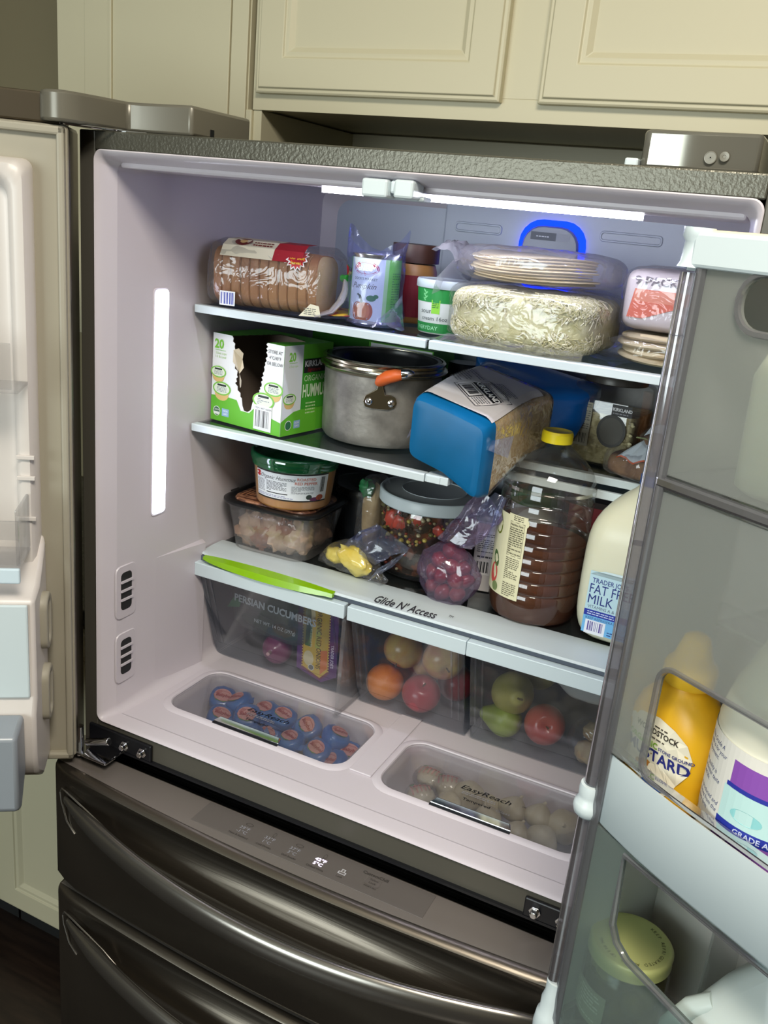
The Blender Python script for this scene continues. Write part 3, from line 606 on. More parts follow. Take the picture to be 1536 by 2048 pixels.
# middle white rail, bowed
g = G(); rings = []; N = 20
for i in range(N+1):
    s = .012+.424*i/N; b = .010*(1-(1-min(1, i/5))**2)
    rings.append([(s, .001+b-.01+.004, 1.192), (s, .004+b-.006, 1.193), (s, .004+b-.006, 1.118-.0*(i > 0)), (s, .001+b-.01+.004, 1.114)])
g.loft(rings, M['trimw'], True, True, True); g.obj('middle_rail', rd, 40, T=RT)
g = G(); rings = []
for i in range(N+1):
    s = .012+.424*i/N; b = .010*(1-(1-min(1, i/5))**2)
    rings.append([(s, .0045+b-.01, 1.1935), (s, .0045+b-.01+.001, 1.199), (s, -.002+b-.01, 1.200), (s, -.003+b-.01, 1.1935)])
g.loft(rings, M['tube'], True, True, True); g.obj('rail_lip', rd, 40, T=RT)
# basket floors and sides
for z, nm in ((1.155, 'basket_floor'), (.870, 'basket_floor')):
    g = G(); g.box(.010, .436, -.130, -.003, z, z+.004, mat('basket_floor_tan', '#a59a8c', .4) if z > 1 else M['tub']); g.obj(nm, rd, 0, T=RT)
g = G(); g.box(.436, .440, -.13, .0, .85, 1.66, M['dliner']); g.obj('basket_side', rd, 0, T=RT)
g = G(); g.box(.0045, .0075, -.135, -.008, .86, 1.64, mat('basket_side_grey', '#c9ccc9', .35)); g.obj('basket_side', rd, 0, T=RT)
g = G(); g.box(.116, .1185, -.128, -.075, .88, 1.04, M['tub']); g.obj('basket_divider', rd, 0, T=RT)

# ================================================================== FOOD
Z1, Z2, Z3 = 1.4958, 1.3008, 1.0618
def RT_(loc, rz=0, rx=0, ry=0): return Matrix.Translation(loc) @ Matrix.Rotation(rz, 4, 'Z') @ Matrix.Rotation(ry, 4, 'Y') @ Matrix.Rotation(rx, 4, 'X')
def TH(name, label, cat, loc, rz=0, group=None):
    t = thing(name, label, cat, loc, rz, group); return t, RT_(loc, rz)

# ---------- sliced loaf
t, T = TH('bread_loaf', 'sliced brown loaf in a clear bag with a red starburst, left on the top shelf', 'bread', (.157, .268, Z1+.001), rad(10))
crust = mat('bread_crust', '#8a5430', .6, col2='#c08c58', nscale=14, bump=.3, bscale=160, lo=.3, hi=.7, nsc=(1, 1, 1)); crumb = mat('bread_crumb', '#d9b98a', .8, bump=.4, bscale=200)
def slice_sec(k, s=1):
    p = []
    for i in range(28):
        a = 2*PI*i/28; y = sq(cos(a), .62)*.051; z = sq(sin(a), .62)*.047+.049
        if z > .06: y *= 1.06
        z += .004*cos(a*2+1) * (z > .05)
        p.append((y*s, .049+(z-.049)*s))
    return p
for k in range(11):
    x = -.088+k*.0158; s_ = (1, .985, 1.01, .99)[k % 4]*(.96 if k in (0, 10) else 1); dz = .0
    g = G(); w_ = .0150
    g.loft([[(x+o, y*c, .049+(z-.049)*c) for y, z in slice_sec(k, s_)] for o, c in ((0, .965), (.0016, 1), (w_-.0016, 1), (w_, .965))], crust, True)
    g.loft([[(x, y*.965, .049+(z-.049)*.965) for y, z in slice_sec(k, s_)]]*1+[[(x-.0002, y*.3, .049+(z-.049)*.3) for y, z in slice_sec(k, s_)]], crumb, True, False, True)
    g.loft([[(x+w_, y*.965, .049+(z-.049)*.965) for y, z in slice_sec(k, s_)]]*1+[[(x+w_+.0002, y*.3, .049+(z-.049)*.3) for y, z in slice_sec(k, s_)]], crumb, True, False, True)
    g.obj('slice', t, 40, T=T)
def bf(u, v):
    a = 2*PI*u; 
    if v < .08: k = v/.08; x = -.099+.004*k; s_ = .80+.25*k
    elif v < .72: k = (v-.08)/.64; x = -.095+.190*k; s_ = 1.06
    else: k = (v-.72)/.28; x = .095+.022*k; s_ = 1.06*(1-k)**.7+.13*k
    y = sq(cos(a), .7)*.0545*s_; z = .0515+sq(sin(a), .7)*.0505*s_+.010*max(0, (v-.72)/.28)
    return (x, y, max(z, .0008))
g = bagmesh(bf, 40, 30, M['film'], .0022, 38, 1, c0=True); g.obj('plastic_bag', t, 25, T=T)
g = G(); yel = flat('#e7c53a'); red = flat('#a8202a'); grn = flat('#2f9a3c')
g.tube([(.112, -.006, .062), (.118, -.010, .064), (.124, -.013, .064)], [(.006, .006), (.0035, .0035), (.006, .006)], grn, 10)
for k in range(7):
    a = k*.9; g.loft([[(.121, -.012, .064), (.123, -.010, .066)], [(.126+.004*cos(a), -.014+.010*sin(a*1.3), .074+.012*abs(cos(a))), (.130+.004*cos(a), -.012+.010*sin(a*1.3), .070+.012*abs(cos(a)))]], (red, yel, red, grn)[k % 4], False)
g.obj('bag_tie', t, 30, T=T, label='crumpled red and yellow end of the bag above a green tie')
g = G(); g.tube([(.118, -.010, .060), (.122, -.018, .045), (.118, -.028, .028), (.108, -.040, .012), (.085, -.052, .004)], [(.004, .004), (.006, .004), (.008, .004), (.010, .004), (.014, .002)], M['filmw'], 12); g.obj('bag_tail', t, 40, T=T)
sec = lambda u, off: None
d = Dec(lambda u, v, h: V((u, -.0565*1-h, v)))
d.rect(-.072, .004, -.046, .026, '#eef0f4', 0); d.bars(-.0705, .006, .023, .018, '#3444a8', 1, 3, 10); d.obj('barcode_label', t, T=T)
d = Dec(lambda u, v, h: V((u, (.0585+h)*sq(cos(2.75-v*26), .7), .0515+(.0548+h)*sq(sin(2.75-v*26), .7))))
d.rect(-.075, 0, .012, .05, '#e9dfc4', 0, 4, 3); d.rect(.012, 0, .060, .05, '#a3202c', 0, 3, 3); d.ell(-.045, .028, .014, .010, '#6d2622', 1); d.ell(-.045, .028, .006, .005, '#d9b070', 2); d.lines(-.026, .018, .006, .030, 2, '#7a2a24', 1, 4); d.obj('top_label', t, T=T)
pts = []
for k in range(28): a = 2*PI*k/28; r_ = (.0185 if k % 2 else .0135); pts.append((.052+r_*cos(a), .088+r_*1.15*sin(a)))
d = Dec(lambda u, v, h: V((u, -.0567-h+max(0, v-.080)*.95, v-max(0, v-.088)*.35)))
d.poly(pts, '#f2ece8', 1); d.poly([(.052+(x-.052)*.84, .088+(y-.088)*.84) for x, y in pts], '#c0232a', 2)
for q, s_ in enumerate(('2 of', 'our best', 'loaves')): d.text(s_, .052, .092-q*.007, .0068, '#f0c23a', 3, align=.5, bold=.02)
d.obj('starburst_sticker', t, T=T)
d = Dec(lambda u, v, h: V((u, -.0572-h, v))); d.poly([(.062, .002), (.098, .004), (.094, .020), (.080, .022)], '#e6dfc2', 0); d.lines(.07, .005, .09, .016, 4, '#6a6a5a', 1, 4); d.obj('side_label', t, T=T)
# bag scrap right of the loaf
t, T = TH('snack_packet', 'flat red and yellow snack packet lying behind the bread bag on the top shelf', 'packet', (.262, .315, Z1+.001), rad(8))
g = G(); vs = []
r_ = []
for i in range(9):
    x = -.05+.0125*i; r_.append([(x, -.06+.12*j/8, .003+.004*sin(i*1.3+j)*(.3+.7*sin(PI*j/8))+.003) for j in range(9)])
g.loft(r_, mat('packet_print', '#a8252c', .3, col2='#e2b63a', nscale=26, lo=.48, hi=.52), False); o = g.obj('foil_packet', t, 60, T=T); md = o.modifiers.new('s', 'SOLIDIFY'); md.thickness = .002

# ---------- pumpkin can in a blue bag
t, T = TH('pumpkin_can', 'tin of pumpkin with white and green label, inside a loose bluish bag', 'can', (.323, .287, Z1+.001))
can = mat('tin_metal', '#c9c9cc', .2, .9); g = G()
g.lathe([(.036, 0), (.0385, .001), (.0385, .003), (.0372, .005), (.0372, .100), (.0385, .102), (.0385, .104), (.0365, .104), (.0355, .101), (.0, .101)], can, 40, c0=True, c1=False); g.obj('can_body', t, 40, T=T)
sf = cyl((0, 0, 0), .0375, rad(-68)); d = Dec(sf)
d.rect(-.046, .006, .020, .098, '#e3ecec', 0, 14); d.rect(.020, .006, .070, .098, '#74cf3c', 0, 14); d.rect(.016, .006, .0225, .098, '#b9e79a', 1, 2); d.rect(-.10, .006, -.046, .098, '#74cf3c', 0, 12)
d.ell(-.014, .083, .0215, .0105, '#b8234a', 1, 20); d.ell(-.014, .083, .0200, .0090, '#f2dfe2', 2, 20); d.ell(-.014, .083, .0192, .0082, '#b8234a', 3, 20); d.text('SENECA', -.014, .0795, .0115, '#ffffff', 4, align=.5, bold=.02, sx=.9); d.text('FARMS', -.014, .0755, .0045, '#ffffff', 4, align=.5)
d.text("DOCK'S MARKET", -.014, .066, .0052, '#4a5a52', 2, align=.5); d.text('Pumpkin', -.016, .0535, .012, '#5a5246', 2, align=.5, shear=.4)
for cx_, rr_, cc_ in ((-.024, .010, '#b8602c'), (-.008, .010, '#b35a28'), (-.020, .0095, '#cf7434'), (-.012, .0095, '#cf7434'), (-.016, .0085, '#de8742')): d.ell(cx_, .020, rr_, .0135, cc_, 2+(rr_ < .0096)+(rr_ < .009))
d.poly([(-.018, .032), (-.022, .042), (-.026, .044), (-.024, .046), (-.018, .043), (-.014, .033)], '#54604a', 5); d.ell(-.002, .040, .0075, .0045, '#3f7a44', 5); d.ell(.005, .043, .004, .003, '#3f7a44', 5)
d.lines(.030, .02, .052, .08, 16, '#4f9a2c', 1, 3)
d.obj('printed_label', t, T=T)
def cb(u, v):
    a = 2*PI*u; k = max(0, (v-.68)/.32); r_ = .0425+.004*sin(3*a+v*4)
    if v < .1: r_ = .040+.006*(1-v/.1)
    x = r_*cos(a); y = r_*sin(a)*(1-.35*k); z = v*.112
    if v > .68:
        z = .076+k*.036; lx = cos(a); 
        z += k*(.036*max(0, -lx)**3+.034*max(0, lx)**2.2-.004); x += k*(.008*lx)
    return (x+.002, y, z)
g = bagmesh(cb, 44, 26, M['filmb'], .0028, 34, 4); o = g.obj('plastic_bag', t, 25, T=T)
g = G(); g.loft([[(.030, -.040, .012), (.046, -.030, .030), (.052, -.01, .05)], [(.055, -.050, .004), (.062, -.040, .012), (.060, -.02, .02)], [(.078, -.058, .0015), (.080, -.052, .003), (.076, -.045, .004)]], M['filmb'], False); g.obj('bag_tail', t, 40, T=T)

# ---------- jar behind
t, T = TH('nut_butter_jar', 'tan nut butter jar with ribbed brown lid behind the pumpkin tin', 'jar', (.343, .385, Z1+.001))
tan = mat('nut_butter', '#c08a4a', .4); g = G(); g.lathe([(.034, 0), (.037, .004), (.037, .080), (.033, .092)], tan, 28); g.obj('jar_body', t, 40, T=T)
g = G(); n = 72; pr = [[((.0375+(.0007 if k % 2 else 0))*cos(2*PI*k/n), (.0375+(.0007 if k % 2 else 0))*sin(2*PI*k/n), z) for k in range(n)] for z in (.094, .122)]; g.loft(pr, mat('brown_lid', '#4a2d20', .4), True, True, True); g.obj('lid', t, 30, T=T)
d = Dec(cyl((0, 0, 0), .0372, rad(-70))); d.rect(-.03, .01, .02, .075, '#8a1f2a', 0, 10); d.rect(.020, .03, .03, .072, '#76c034', 0, 4); d.obj('printed_label', t, T=T)

# ---------- sour cream tub
t, T = TH('sour_cream_tub', 'green and white sour cream tub with white lid on the top shelf', 'tub', (.437, .297, Z1+.001))
g = G(); g.lathe([(.035, 0), (.0365, .002), (.0425, .068), (.0425, .070)], mat('tub_white', '#e8ece8', .35), 40); g.obj('tub_body', t, 40, T=T)
g = G(); g.lathe([(.0440, .066), (.0448, .067), (.0448, .076), (.0435, .0785), (.041, .0785), (.040, .0765), (0, .0765)], M['trimw'], 40, c1=False); g.obj('lid', t, 40, T=T)
d = Dec(cyl((0, 0, 0), .0365, rad(-74), slope=.088))
d.rect(-.11, .046, .11, .066, '#1f8a3c', 0, 44); d.rect(-.11, .002, .11, .016, '#1c7f38', 0, 44); d.text('EVERYDAY', -.022, .006, .008, '#9fdcae', 1, bold=.01, align=.5)
for q in range(5): d.ell(-.026+.0028*(q % 2), .050+.003*q, .003, .0012, '#7fd08a', 1, 10, a=.7 if q % 2 else 2.3)
d.poly([(-.014, .030), (-.002, .030), (-.002, .050), (-.014, .050)], '#8fd43a', 1); d.lines(-.013, .038, -.004, .046, 3, '#2a6a2a', 2, 2)
d.text('sour', -.032, .030, .010, '#5a625e', 1); d.text('cream 16oz', -.030, .020, .0085, '#5a625e', 1); d.rect(.030, .018, .046, .060, '#c8dfae', 1, 3); d.text('Natural', .031, .054, .004, '#2a6a2a', 2); d.text('Facts', .031, .050, .004, '#2a6a2a', 2); d.lines(.031, .022, .045, .048, 10, '#4a6a3a', 2, 6)
d.obj('printed_label', t, T=T)

# ---------- shredded cheese bag and tortillas
t, T = TH('shredded_cheese_bag', 'large clear bag of shredded pale cheese at the front of the top shelf', 'bag', (.583, .296, Z1+.0015), rad(-3))
ch = mat('pale_cheese', '#d2cc94', .55, col2='#e6e1b6', nscale=90, bump=.9, bscale=190, sss=.1)
g = bagmesh(superbag((0, .002, .040), (.108, .097, .038), .38, .45), 56, 26, ch, .0022, 60, 3, sharp=False, c0=True, c1=True); g.obj('cheese_heap', t, 60, T=T)
g = G(); rr_ = random.Random(3); sb = superbag((0, .002, .040), (.109, .098, .0385), .38, .45); n_ = 0
cs2 = [mat('cheese_shred', '#efe9c8', .5), mat('cheese_shred_b', '#d2cb96', .5)]
while n_ < 2600:
    u = .5+rr_.random()*.5; v = .12+rr_.random()*.8; p = V(sb(u, v)); q = V(sb(u+.004, v)); a = (q-p).normalized(); b = (V(sb(u, v+.01))-p).normalized(); c = a.cross(b)
    th = rr_.random()*PI; d1_ = (a*cos(th)+b*sin(th)); d2_ = c.cross(d1_).normalized(); L_2 = rr_.uniform(.003, .008); W_ = .0008; H_2 = c*rr_.uniform(.0002, .0014)
    g.add([p-d1_*L_2-d2_*W_+H_2, p+d1_*L_2-d2_*W_+H_2, p+d1_*L_2+d2_*W_+H_2, p-d1_*L_2+d2_*W_+H_2, p+H_2+c*.0009+d1_*L_2*.8, p+H_2+c*.0009-d1_*L_2*.8], [(0, 1, 4, 5), (3, 5, 4, 2), (1, 2, 4), (0, 5, 3)], cs2[n_ % 2]); n_ += 1
g.obj('cheese_shreds', t, 0, T=T, kind='stuff')
g = bagmesh(superbag((0, .003, .0435), (.116, .104, .0425), .36, .45), 60, 28, M['film'], .0026, 34, 6, c0=True, c1=True); g.obj('plastic_bag', t, 25, T=T)
g = G(); g.loft([[(-.095+.2*i/12, -.098-.004*sin(i*2.2), .012) for i in range(13)], [(-.108+.215*i/12, -.110-.004*sin(i*1.7), .003+.002*(i % 2)) for i in range(13)], [(-.112+.22*i/12, -.118+.003*sin(i*2.9), .0015+.002*((i+1) % 2)) for i in range(13)]], M['film'], False); g.obj('bag_seal', t, 40, T=T)

t, T = TH('tortilla_pack', 'stack of pale tortillas in a white-edged clear bag on the shredded cheese', 'tortillas', (.566, .305, Z1+.089), rad(-4))
tm = mat('tortilla', '#ead9a8', .6, col2='#c9a060', nscale=30, lo=.6, hi=.8, bump=.2, bscale=90)
for k in range(9):
    g = G(); R_2 = .090+.003*sin(k*2.1); rings = []
    for r_, z in ((R_2*.97, 0), (R_2, .0011), (R_2*.98, .0024)):
        rings.append([(r_*cos(2*PI*j/30)+.004*sin(k*1.7), r_*.86*sin(2*PI*j/30)+.003*cos(k), .003+k*.0040+z+.0035*cos(2*(2*PI*j/30)+k*.15)*(.4+.06*k)-.004*(k < 3)*cos(4*PI*j/30)*0) for j in range(30)])
    g.loft(rings, tm, True, True, True); g.obj('tortilla', t, 50, T=T)
def tb(u, v):
    p = V(superbag((.004, 0, .0235), (.106, .092, .0245), .5, .6)(u, v)); 
    a = 2*PI*u
    if cos(a) > .8: p[0] += .018*(cos(a)-.8)/.2*(1-abs(v-.5)*1.2)
    return p
g = bagmesh(tb, 52, 22, clear('tortilla_film_whitened', '#f6f6fa', .16, '#f8f4fa', .15, .14, .35, 22, .4), .0030, 30, 9, c0=True, c1=True); g.obj('plastic_bag', t, 25, T=T)  # film whitened to imitate strong light on the bag
g = G(); rings = []
for i in range(9):
    k = i/8; rings.append([(-.092-.040*k+.003*sin(j), -.072+.115*j/12, .020+.026*sin(PI*k*.7)-.012*k*((j/12-.5)**2*4)+.004*sin(j*1.9+i)) for j in range(13)])
g.loft(rings, M['filmw'], False)
g.loft([[(-.092, -.080+.03*j, .022+.004*(j % 2)) for j in range(5)], [(-.112, -.086+.03*j, -.004+.005*(j % 2)) for j in range(5)], [(-.118, -.084+.028*j, -.028+.005*(j % 2)) for j in range(5)]], M['filmw'], False)
g.obj('bag_flap', t, 50, T=T, label='folded white flap of the bag, with haze added for glare')
g = G(); g.loft([[(-.060+.13*i/10, -.055+.11*j/8, .0475+.0035*sin(i*1.1+j*.9)-.0022*((i-5)/5)**2-.002*((j-4)/4)**2) for j in range(9)] for i in range(11)], M['filmw'], False); g.obj('whitened_bag_sheet', t, 50, T=T)  # hazy sheet laid on top as painted blown-out light

# ---------- right end of top shelf
t, T = TH('flatbread_pack', 'clear bag of flat round breads under the nine pack on the top shelf', 'flatbread', (.777, .330, Z1+.0015), rad(-6))
fm = mat('flatbread', '#e0cfa8', .65, col2='#b89a66', nscale=38, lo=.62, hi=.75, bump=.3, bscale=70)
for k in range(4):
    g = G(); rings = [[((.077-.003*(k % 2))*c_*cos(2*PI*j/28)+.003*sin(k*2), .086*c_*sin(2*PI*j/28), .004+k*.0092+z+.0015*cos(2*PI*j/14+k)) for j in range(28)] for c_, z in ((.94, 0), (1, .003), (.98, .006), (.90, .0085))]
    g.loft(rings, fm, True, True, True); g.obj('flatbread', t, 60, T=T)
def fb(u, v):
    p = V(superbag((-.001, 0, .021), (.085, .096, .0205), .55, .6)(u, v)); a = 2*PI*u
    if cos(a) < -.6 and sin(a) < .4: p[0] += .030*(cos(a)+.6)/.4*(1 if sin(a) < 0 else .2); p[2] *= 1-.5*(-cos(a)-.6)/.4
    return p
g = bagmesh(fb, 48, 20, M['film'], .0028, 36, 12, c0=True, c1=True); g.obj('plastic_bag', t, 25, T=T)
t, T = TH('nine_pack_box', 'white and red nine pack wrapped in loose clear film on the flatbreads', 'package', (.776, .335, Z1+.0445), rad(-9))
g = bagmesh(superbag((0, 0, .042), (.066, .072, .041), .3, .28), 40, 22, mat('pack_white', '#e2d6d6', .4), .0006, 30, 2, c0=True, c1=True); g.obj('carton', t, 40, T=T)
d = Dec(lambda u, v, h: V((u, -.0722-h, v)), base=.0008)
d.text('9 PACK', -.048, .062, .0155, '#7a7078', 1, bold=.02, sx=1.15); d.poly([(-.052, .018), (-.030, .018), (.052, .050), (.052, .056), (-.046, .056)], '#e2664a', 0); d.rect(-.046, .040, .050, .055, '#e88a70', 1, 2); d.obj('printed_front', t, T=T)
g = bagmesh(superbag((0, 0, .043), (.071, .079, .0425), .32, .3), 44, 24, M['film'], .0026, 40, 15, c0=True, c1=True); g.obj('plastic_film', t, 25, T=T)

# ================================================================== SECOND SHELF
card = mat('card_inside', '#6d6056', .8); cardd = mat('card_tear', '#cfc4ae', .8)
t, T = TH('hummus_cup_box', 'white and green carton with a torn open front, left on the second shelf', 'box', (.0525, .247, Z2+.0012), rad(-8.5))
W_, H_, D_ = .155, .1465, .125; rr_ = random.Random(11)
def jag(pts, n=5, a=.0022):
    o = []
    for (x0, y0), (x1, y1) in zip(pts, pts[1:]):
        for k in range(n):
            f_ = k/n; nx, ny = (y1-y0), -(x1-x0); l_ = math.hypot(nx, ny) or 1; q = a*(1 if k % 2 else -1)*rr_.uniform(.3, 1); o.append((x0+(x1-x0)*f_+nx/l_*q, y0+(y1-y0)*f_+ny/l_*q))
    o.append(pts[-1]); return o
hole = jag([(.118, H_), (.119, .125), (.113, .10), (.110, .075), (.103, .058)], 7)+[(.093, .045), (.090, .032), (.083, .027), (.075, .028), (.071, .036), (.069, .048)]+jag([(.067, .05), (.054, .070), (.058, .085), (.047, .105), (.050, .13), (.042, H_)], 4)
front = [(0, 0), (W_, 0), (W_, H_)]+hole+[(0, H_)]
bw = mat('carton_white', '#e9edf0', .4); bg_ = mat('carton_green', '#5cb531', .4); bgd = mat('carton_green_dark', '#3f9a28', .4)
g = G()
g.add([(x, 0, z) for x, z in front], [tuple(range(len(front)))], bw); g.add([(x, .0012, z) for x, z in front], [tuple(range(len(front)))[::-1]], card)
tophole = jag([(.118, 0), (.122, .025), (.128, .045), (.138, .075)], 8)+jag([(.138, .075), (.10, .095), (.075, .10)], 3)+jag([(.060, .10), (.052, .06), (.042, 0)], 8)
top = [(0, 0)]+tophole[::-1]+[(W_, 0), (W_, D_), (0, D_)]
g.add([(x, y, H_) for x, y in top], [tuple(range(len(top)))], bg_); g.add([(x, y, H_-.001) for x, y in top], [tuple(range(len(top)))[::-1]], card)
g.add([(W_, 0, 0), (W_, D_, 0), (W_, D_, H_), (W_, 0, H_)], [(0, 1, 2, 3)], bg_); g.add([(W_-.001, 0, 0), (W_-.001, D_, 0), (W_-.001, D_, H_), (W_-.001, 0, H_)], [(3, 2, 1, 0)], card)
g.add([(0, 0, 0), (0, D_, 0), (0, D_, H_), (0, 0, H_)], [(3, 2, 1, 0)], bw); g.add([(.001, 0, 0), (.001, D_, 0), (.001, D_, H_), (.001, 0, H_)], [(0, 1, 2, 3)], card)
g.box(0, W_, 0, D_, 0, .001, bw); g.box(0, W_, D_-.001, D_, 0, H_, card); bx = g.obj('carton', t, 0, T=T)
g = G(); fl = [(.056, .128), (.062, .120), (.060, .110), (.068, .098), (.064, .088), (.070, .078), (.066, .066), (.058, .062), (.055, .070), (.058, .085), (.047, .105), (.050, .125)]
g.add([(x, .002+.006*sin(i), z) for i, (x, z) in enumerate(fl)], [tuple(range(len(fl)))], cardd); g.obj('torn_flap', t, 0, T=T, label='torn greyish cardboard edge')
P = lambda u, v, h: T @ V((u, -h, v))
def cup(d, u, v, s, ins=lambda u_: True):
    d.ell(u, v-.010*s, .0155*s, .0105*s, '#d8b878', 1, 18); d.poly([(u-.0155*s, v-.010*s), (u-.019*s, v), (u+.019*s, v), (u+.0155*s, v-.010*s)], '#e2c488', 2); d.ell(u, v, .0205*s, .0115*s, '#7cc24a', 3, 20); d.ell(u, v, .0175*s, .0092*s, '#dfe8d8', 4, 20); d.rect(u-.010*s, v+.004*s, u+.010*s, v+.0072*s, '#20302a', 5); d.lines(u-.011*s, v-.006*s, u+.011*s, v+.003*s, 4, '#7f8a98', 5, int(v*1000))
d = Dec(P, base=.0006)
d.text('20', .0045, .1225, .0205, '#7bc442', 1, bold=.035); d.rect(.006, .119, .030, .1197, '#7bc442', 1); d.text('2.5oz cups', .007, .1125, .0058, '#a9cf82', 1); d.text('1.5 lb total', .007, .1065, .0058, '#a9cf82', 1)
wave = [(0, .0)]+[(W_*i/16, 0) for i in range(1, 17)]; pts = [(W_*i/16, .040-.012*(i/16)+.007*sin(PI*(i/16)*1.2+.3)) for i in range(17)]
d.poly([(0, 0), (W_, 0)]+[(x, min(z, .0265) if .066 < x < .096 else z) for x, z in pts[::-1]], '#63b62f', 0)
cup(d, .015, .083, .85); cup(d, .024, .056, 1.0); 
for i, s_ in enumerate(('STORE AT', "4°C/40°F", 'OR BELOW')): d.text(s_, .137, .1315-.0095*i, .0078, '#4a4c52', 1, align=.5, sx=.85)
cup(d, .137, .0745, 1.0); cup(d, .117, .0525, 1.15)
d.rect(.098, .003, .136, .044, '#f0f2f4', 6); d.rect(.0985, .0035, .1355, .0435, '#e6eaee', 7); d.text('ITEM / ART 1069091', .101, .038, .0042, '#444448', 8); d.bars(.102, .008, .029, .028, '#222226', 8, 5, 13)
for x in (.014,): d.ell(x, .0165, .0082, .0082, '#eef2ee', 2, 20); d.ell(x, .0165, .0072, .0072, '#2f6a48', 3, 20); d.text('USDA', x, .0175, .0045, '#ffffff', 4, align=.5); d.rect(x-.006, .011, x+.006, .0155, '#e8eee8', 4)
d.rect(.026, .010, .042, .023, '#8fb4d8', 2); d.text('NON', .034, .0175, .0045, '#e6eef8', 3, align=.5, bold=.02); d.text('GMO', .034, .0125, .0045, '#e6eef8', 3, align=.5, bold=.02)
d.obj('printed_front', t)
d = Dec(lambda u, v, h: T @ V((W_+h, u, v)), base=.0006)
d.rect(0, 0, .0475, H_, '#dfe6ee', 0); d.text('20', .012, .1215, .0195, '#7bc442', 1, bold=.035, sx=.85); d.rect(.013, .118, .033, .1187, '#7bc442', 1); d.text('2.5oz cups', .013, .1115, .0052, '#a9cf82', 1)
d.poly([(0, 0), (.09, 0), (.09, .040), (.0475, .040), (.03, .038), (.012, .030), (0, .024)], '#63b62f', 2)
d.rect(.0475, .040, .1245, .1465, '#3d9a2a', 0); d.rect(.0475, .1235, .1245, .1465, '#67bd35', 1); d.rect(.050, .100, .1240, .1225, '#141418', 2); d.text('KIRKLAND', .0525, .1105, .0135, '#e8e8ea', 3, bold=.03, sx=.95); d.text('Signature', .060, .102, .009, '#a8242e', 3, shear=.3)
d.text('ORGANIC', .0525, .086, .0145, '#cfe8bf', 3, sx=.9); d.text('HUMMUS', .0505, .060, .0300, '#dff0d2', 3, bold=.02, sx=.50); d.lines(.06, .03, .085, .052, 4, '#bfe0a0', 3, 8)
cup(d, .018, .060, .8); d.ell(.018, .0165, .0082, .0082, '#eef2ee', 3, 20); d.ell(.018, .0165, .0072, .0072, '#2f6a48', 4, 20); d.rect(.032, .010, .048, .023, '#8fb4d8', 3); d.text('NON', .040, .0175, .0045, '#e6eef8', 4, align=.5, bold=.02); d.text('GMO', .040, .0125, .0045, '#e6eef8', 4, align=.5, bold=.02)
d.obj('printed_side', t)
hc_m = mat('hummus', '#c9a76a', .5)
def hcup(loc, lab, first=True):
    t2, T2 = TH('hummus_cup', lab, 'cup', loc)
    g = G(); g.lathe([(.022, 0), (.030, .024), (.031, .0255)], hc_m, 24); g.obj('cup_body', t2, 40, T=T2)
    g = G(); g.lathe([(.033, .0255), (.0335, .027), (.031, .0275), (0, .0275)], mat('cup_lid_film', '#4f7a45', .3), 24, c1=False); g.obj('lid', t2, 40, T=T2)
hcup((.150, .330, Z2+.0030), 'small dip cup seen in the dark through the torn carton, lower one')
hcup((.148, .332, Z2+.0312), 'small dip cup seen in the dark through the torn carton, resting on another cup')
# second carton, behind
t, T = TH('green_carton', 'green and white carton lying behind the torn carton on the second shelf', 'box', (.075, .535, Z2+.0012), rad(-3))
g = G(); g.box(.16, .29, -.06, .03, 0, .140, bg_); g.box(0, .155, .0, .03, 0, .152, bgd)
g.obj('carton', t, 0, T=T, bev=.001)
d = Dec(lambda u, v, h: T @ V((u, -.06-h, v)), base=.0006); d.rect(.165, .105, .288, .1385, '#e4e8ec', 0); d.rect(.20, .110, .262, .134, '#17181c', 1); d.text('KIRKLAND', .203, .119, .0125, '#e4e4e8', 2, bold=.03, sx=.9); d.text('ORGANIC', .170, .095, .012, '#dcedd0', 1); d.obj('printed_front', t)

# ---------- pot
t, T = TH('pressure_pot', 'worn grey aluminium pot with steel rim and folding orange handle on the second shelf', 'pot', (.3175, .358, Z2+.0012))
alu = mat('worn_aluminium', '#6f6c68', .5, .45, col2='#97948e', nscale=26, lo=.35, hi=.7, bump=.35, bscale=90, detail=8); st = mat('pot_rim_steel', '#b5ac98', .22, 1)
g = G(); g.lathe([(.084, 0), (.091, .0015), (.0955, .008), (.0965, .02), (.0975, .112), (.0975, .1185)], alu, 72, c1=False); g.lathe([(.0965, .1185), (.0905, .02), (.086, .0035), (0, .0025)], mat('pot_inside', '#2a2a2c', .35, .6), 48, c0=False, c1=False); g.obj('pot_body', t, 40, T=T)
g = G(); g.lathe([(.0965, .112), (.1015, .116), (.1055, .1185), (.1065, .121), (.1045, .1235), (.1005, .1240), (.1000, .1275), (.1020, .130), (.1020, .1335), (.0995, .136), (.0965, .1355), (.0960, .130), (.0955, .118)], st, 72, c0=False, c1=False); g.obj('rim', t, 40, T=T)
g = G(); g.lathe([(.0952, .1345), (.0945, .1350), (.0885, .1345), (.0885, .1290), (.0865, .1250), (.080, .110), (0, .108)], mat('pot_gasket', '#202224', .3), 60, c0=False, c1=False); g.obj('seal_ring', t, 40, T=T)
A0 = rad(-66); R_ = .0978
hp = cyl((0, 0, 0), R_, A0)
g = G(); n = 22
plate = [(-.026, .076), (-.022, .068), (-.012, .066), (.014, .066), (.024, .070), (.027, .078), (.024, .086), (.017, .090), (.008, .090), (.004, .100), (.002, .112), (-.003, .112), (-.006, .098), (-.014, .092), (-.023, .086)]
g.loft([[hp(u, v, h) for u, v in plate] for h in (0, .0035)], st, True, True, True, T); g.obj('handle_mount', t, 20, bev=.001, label='brushed steel riveted handle plate')
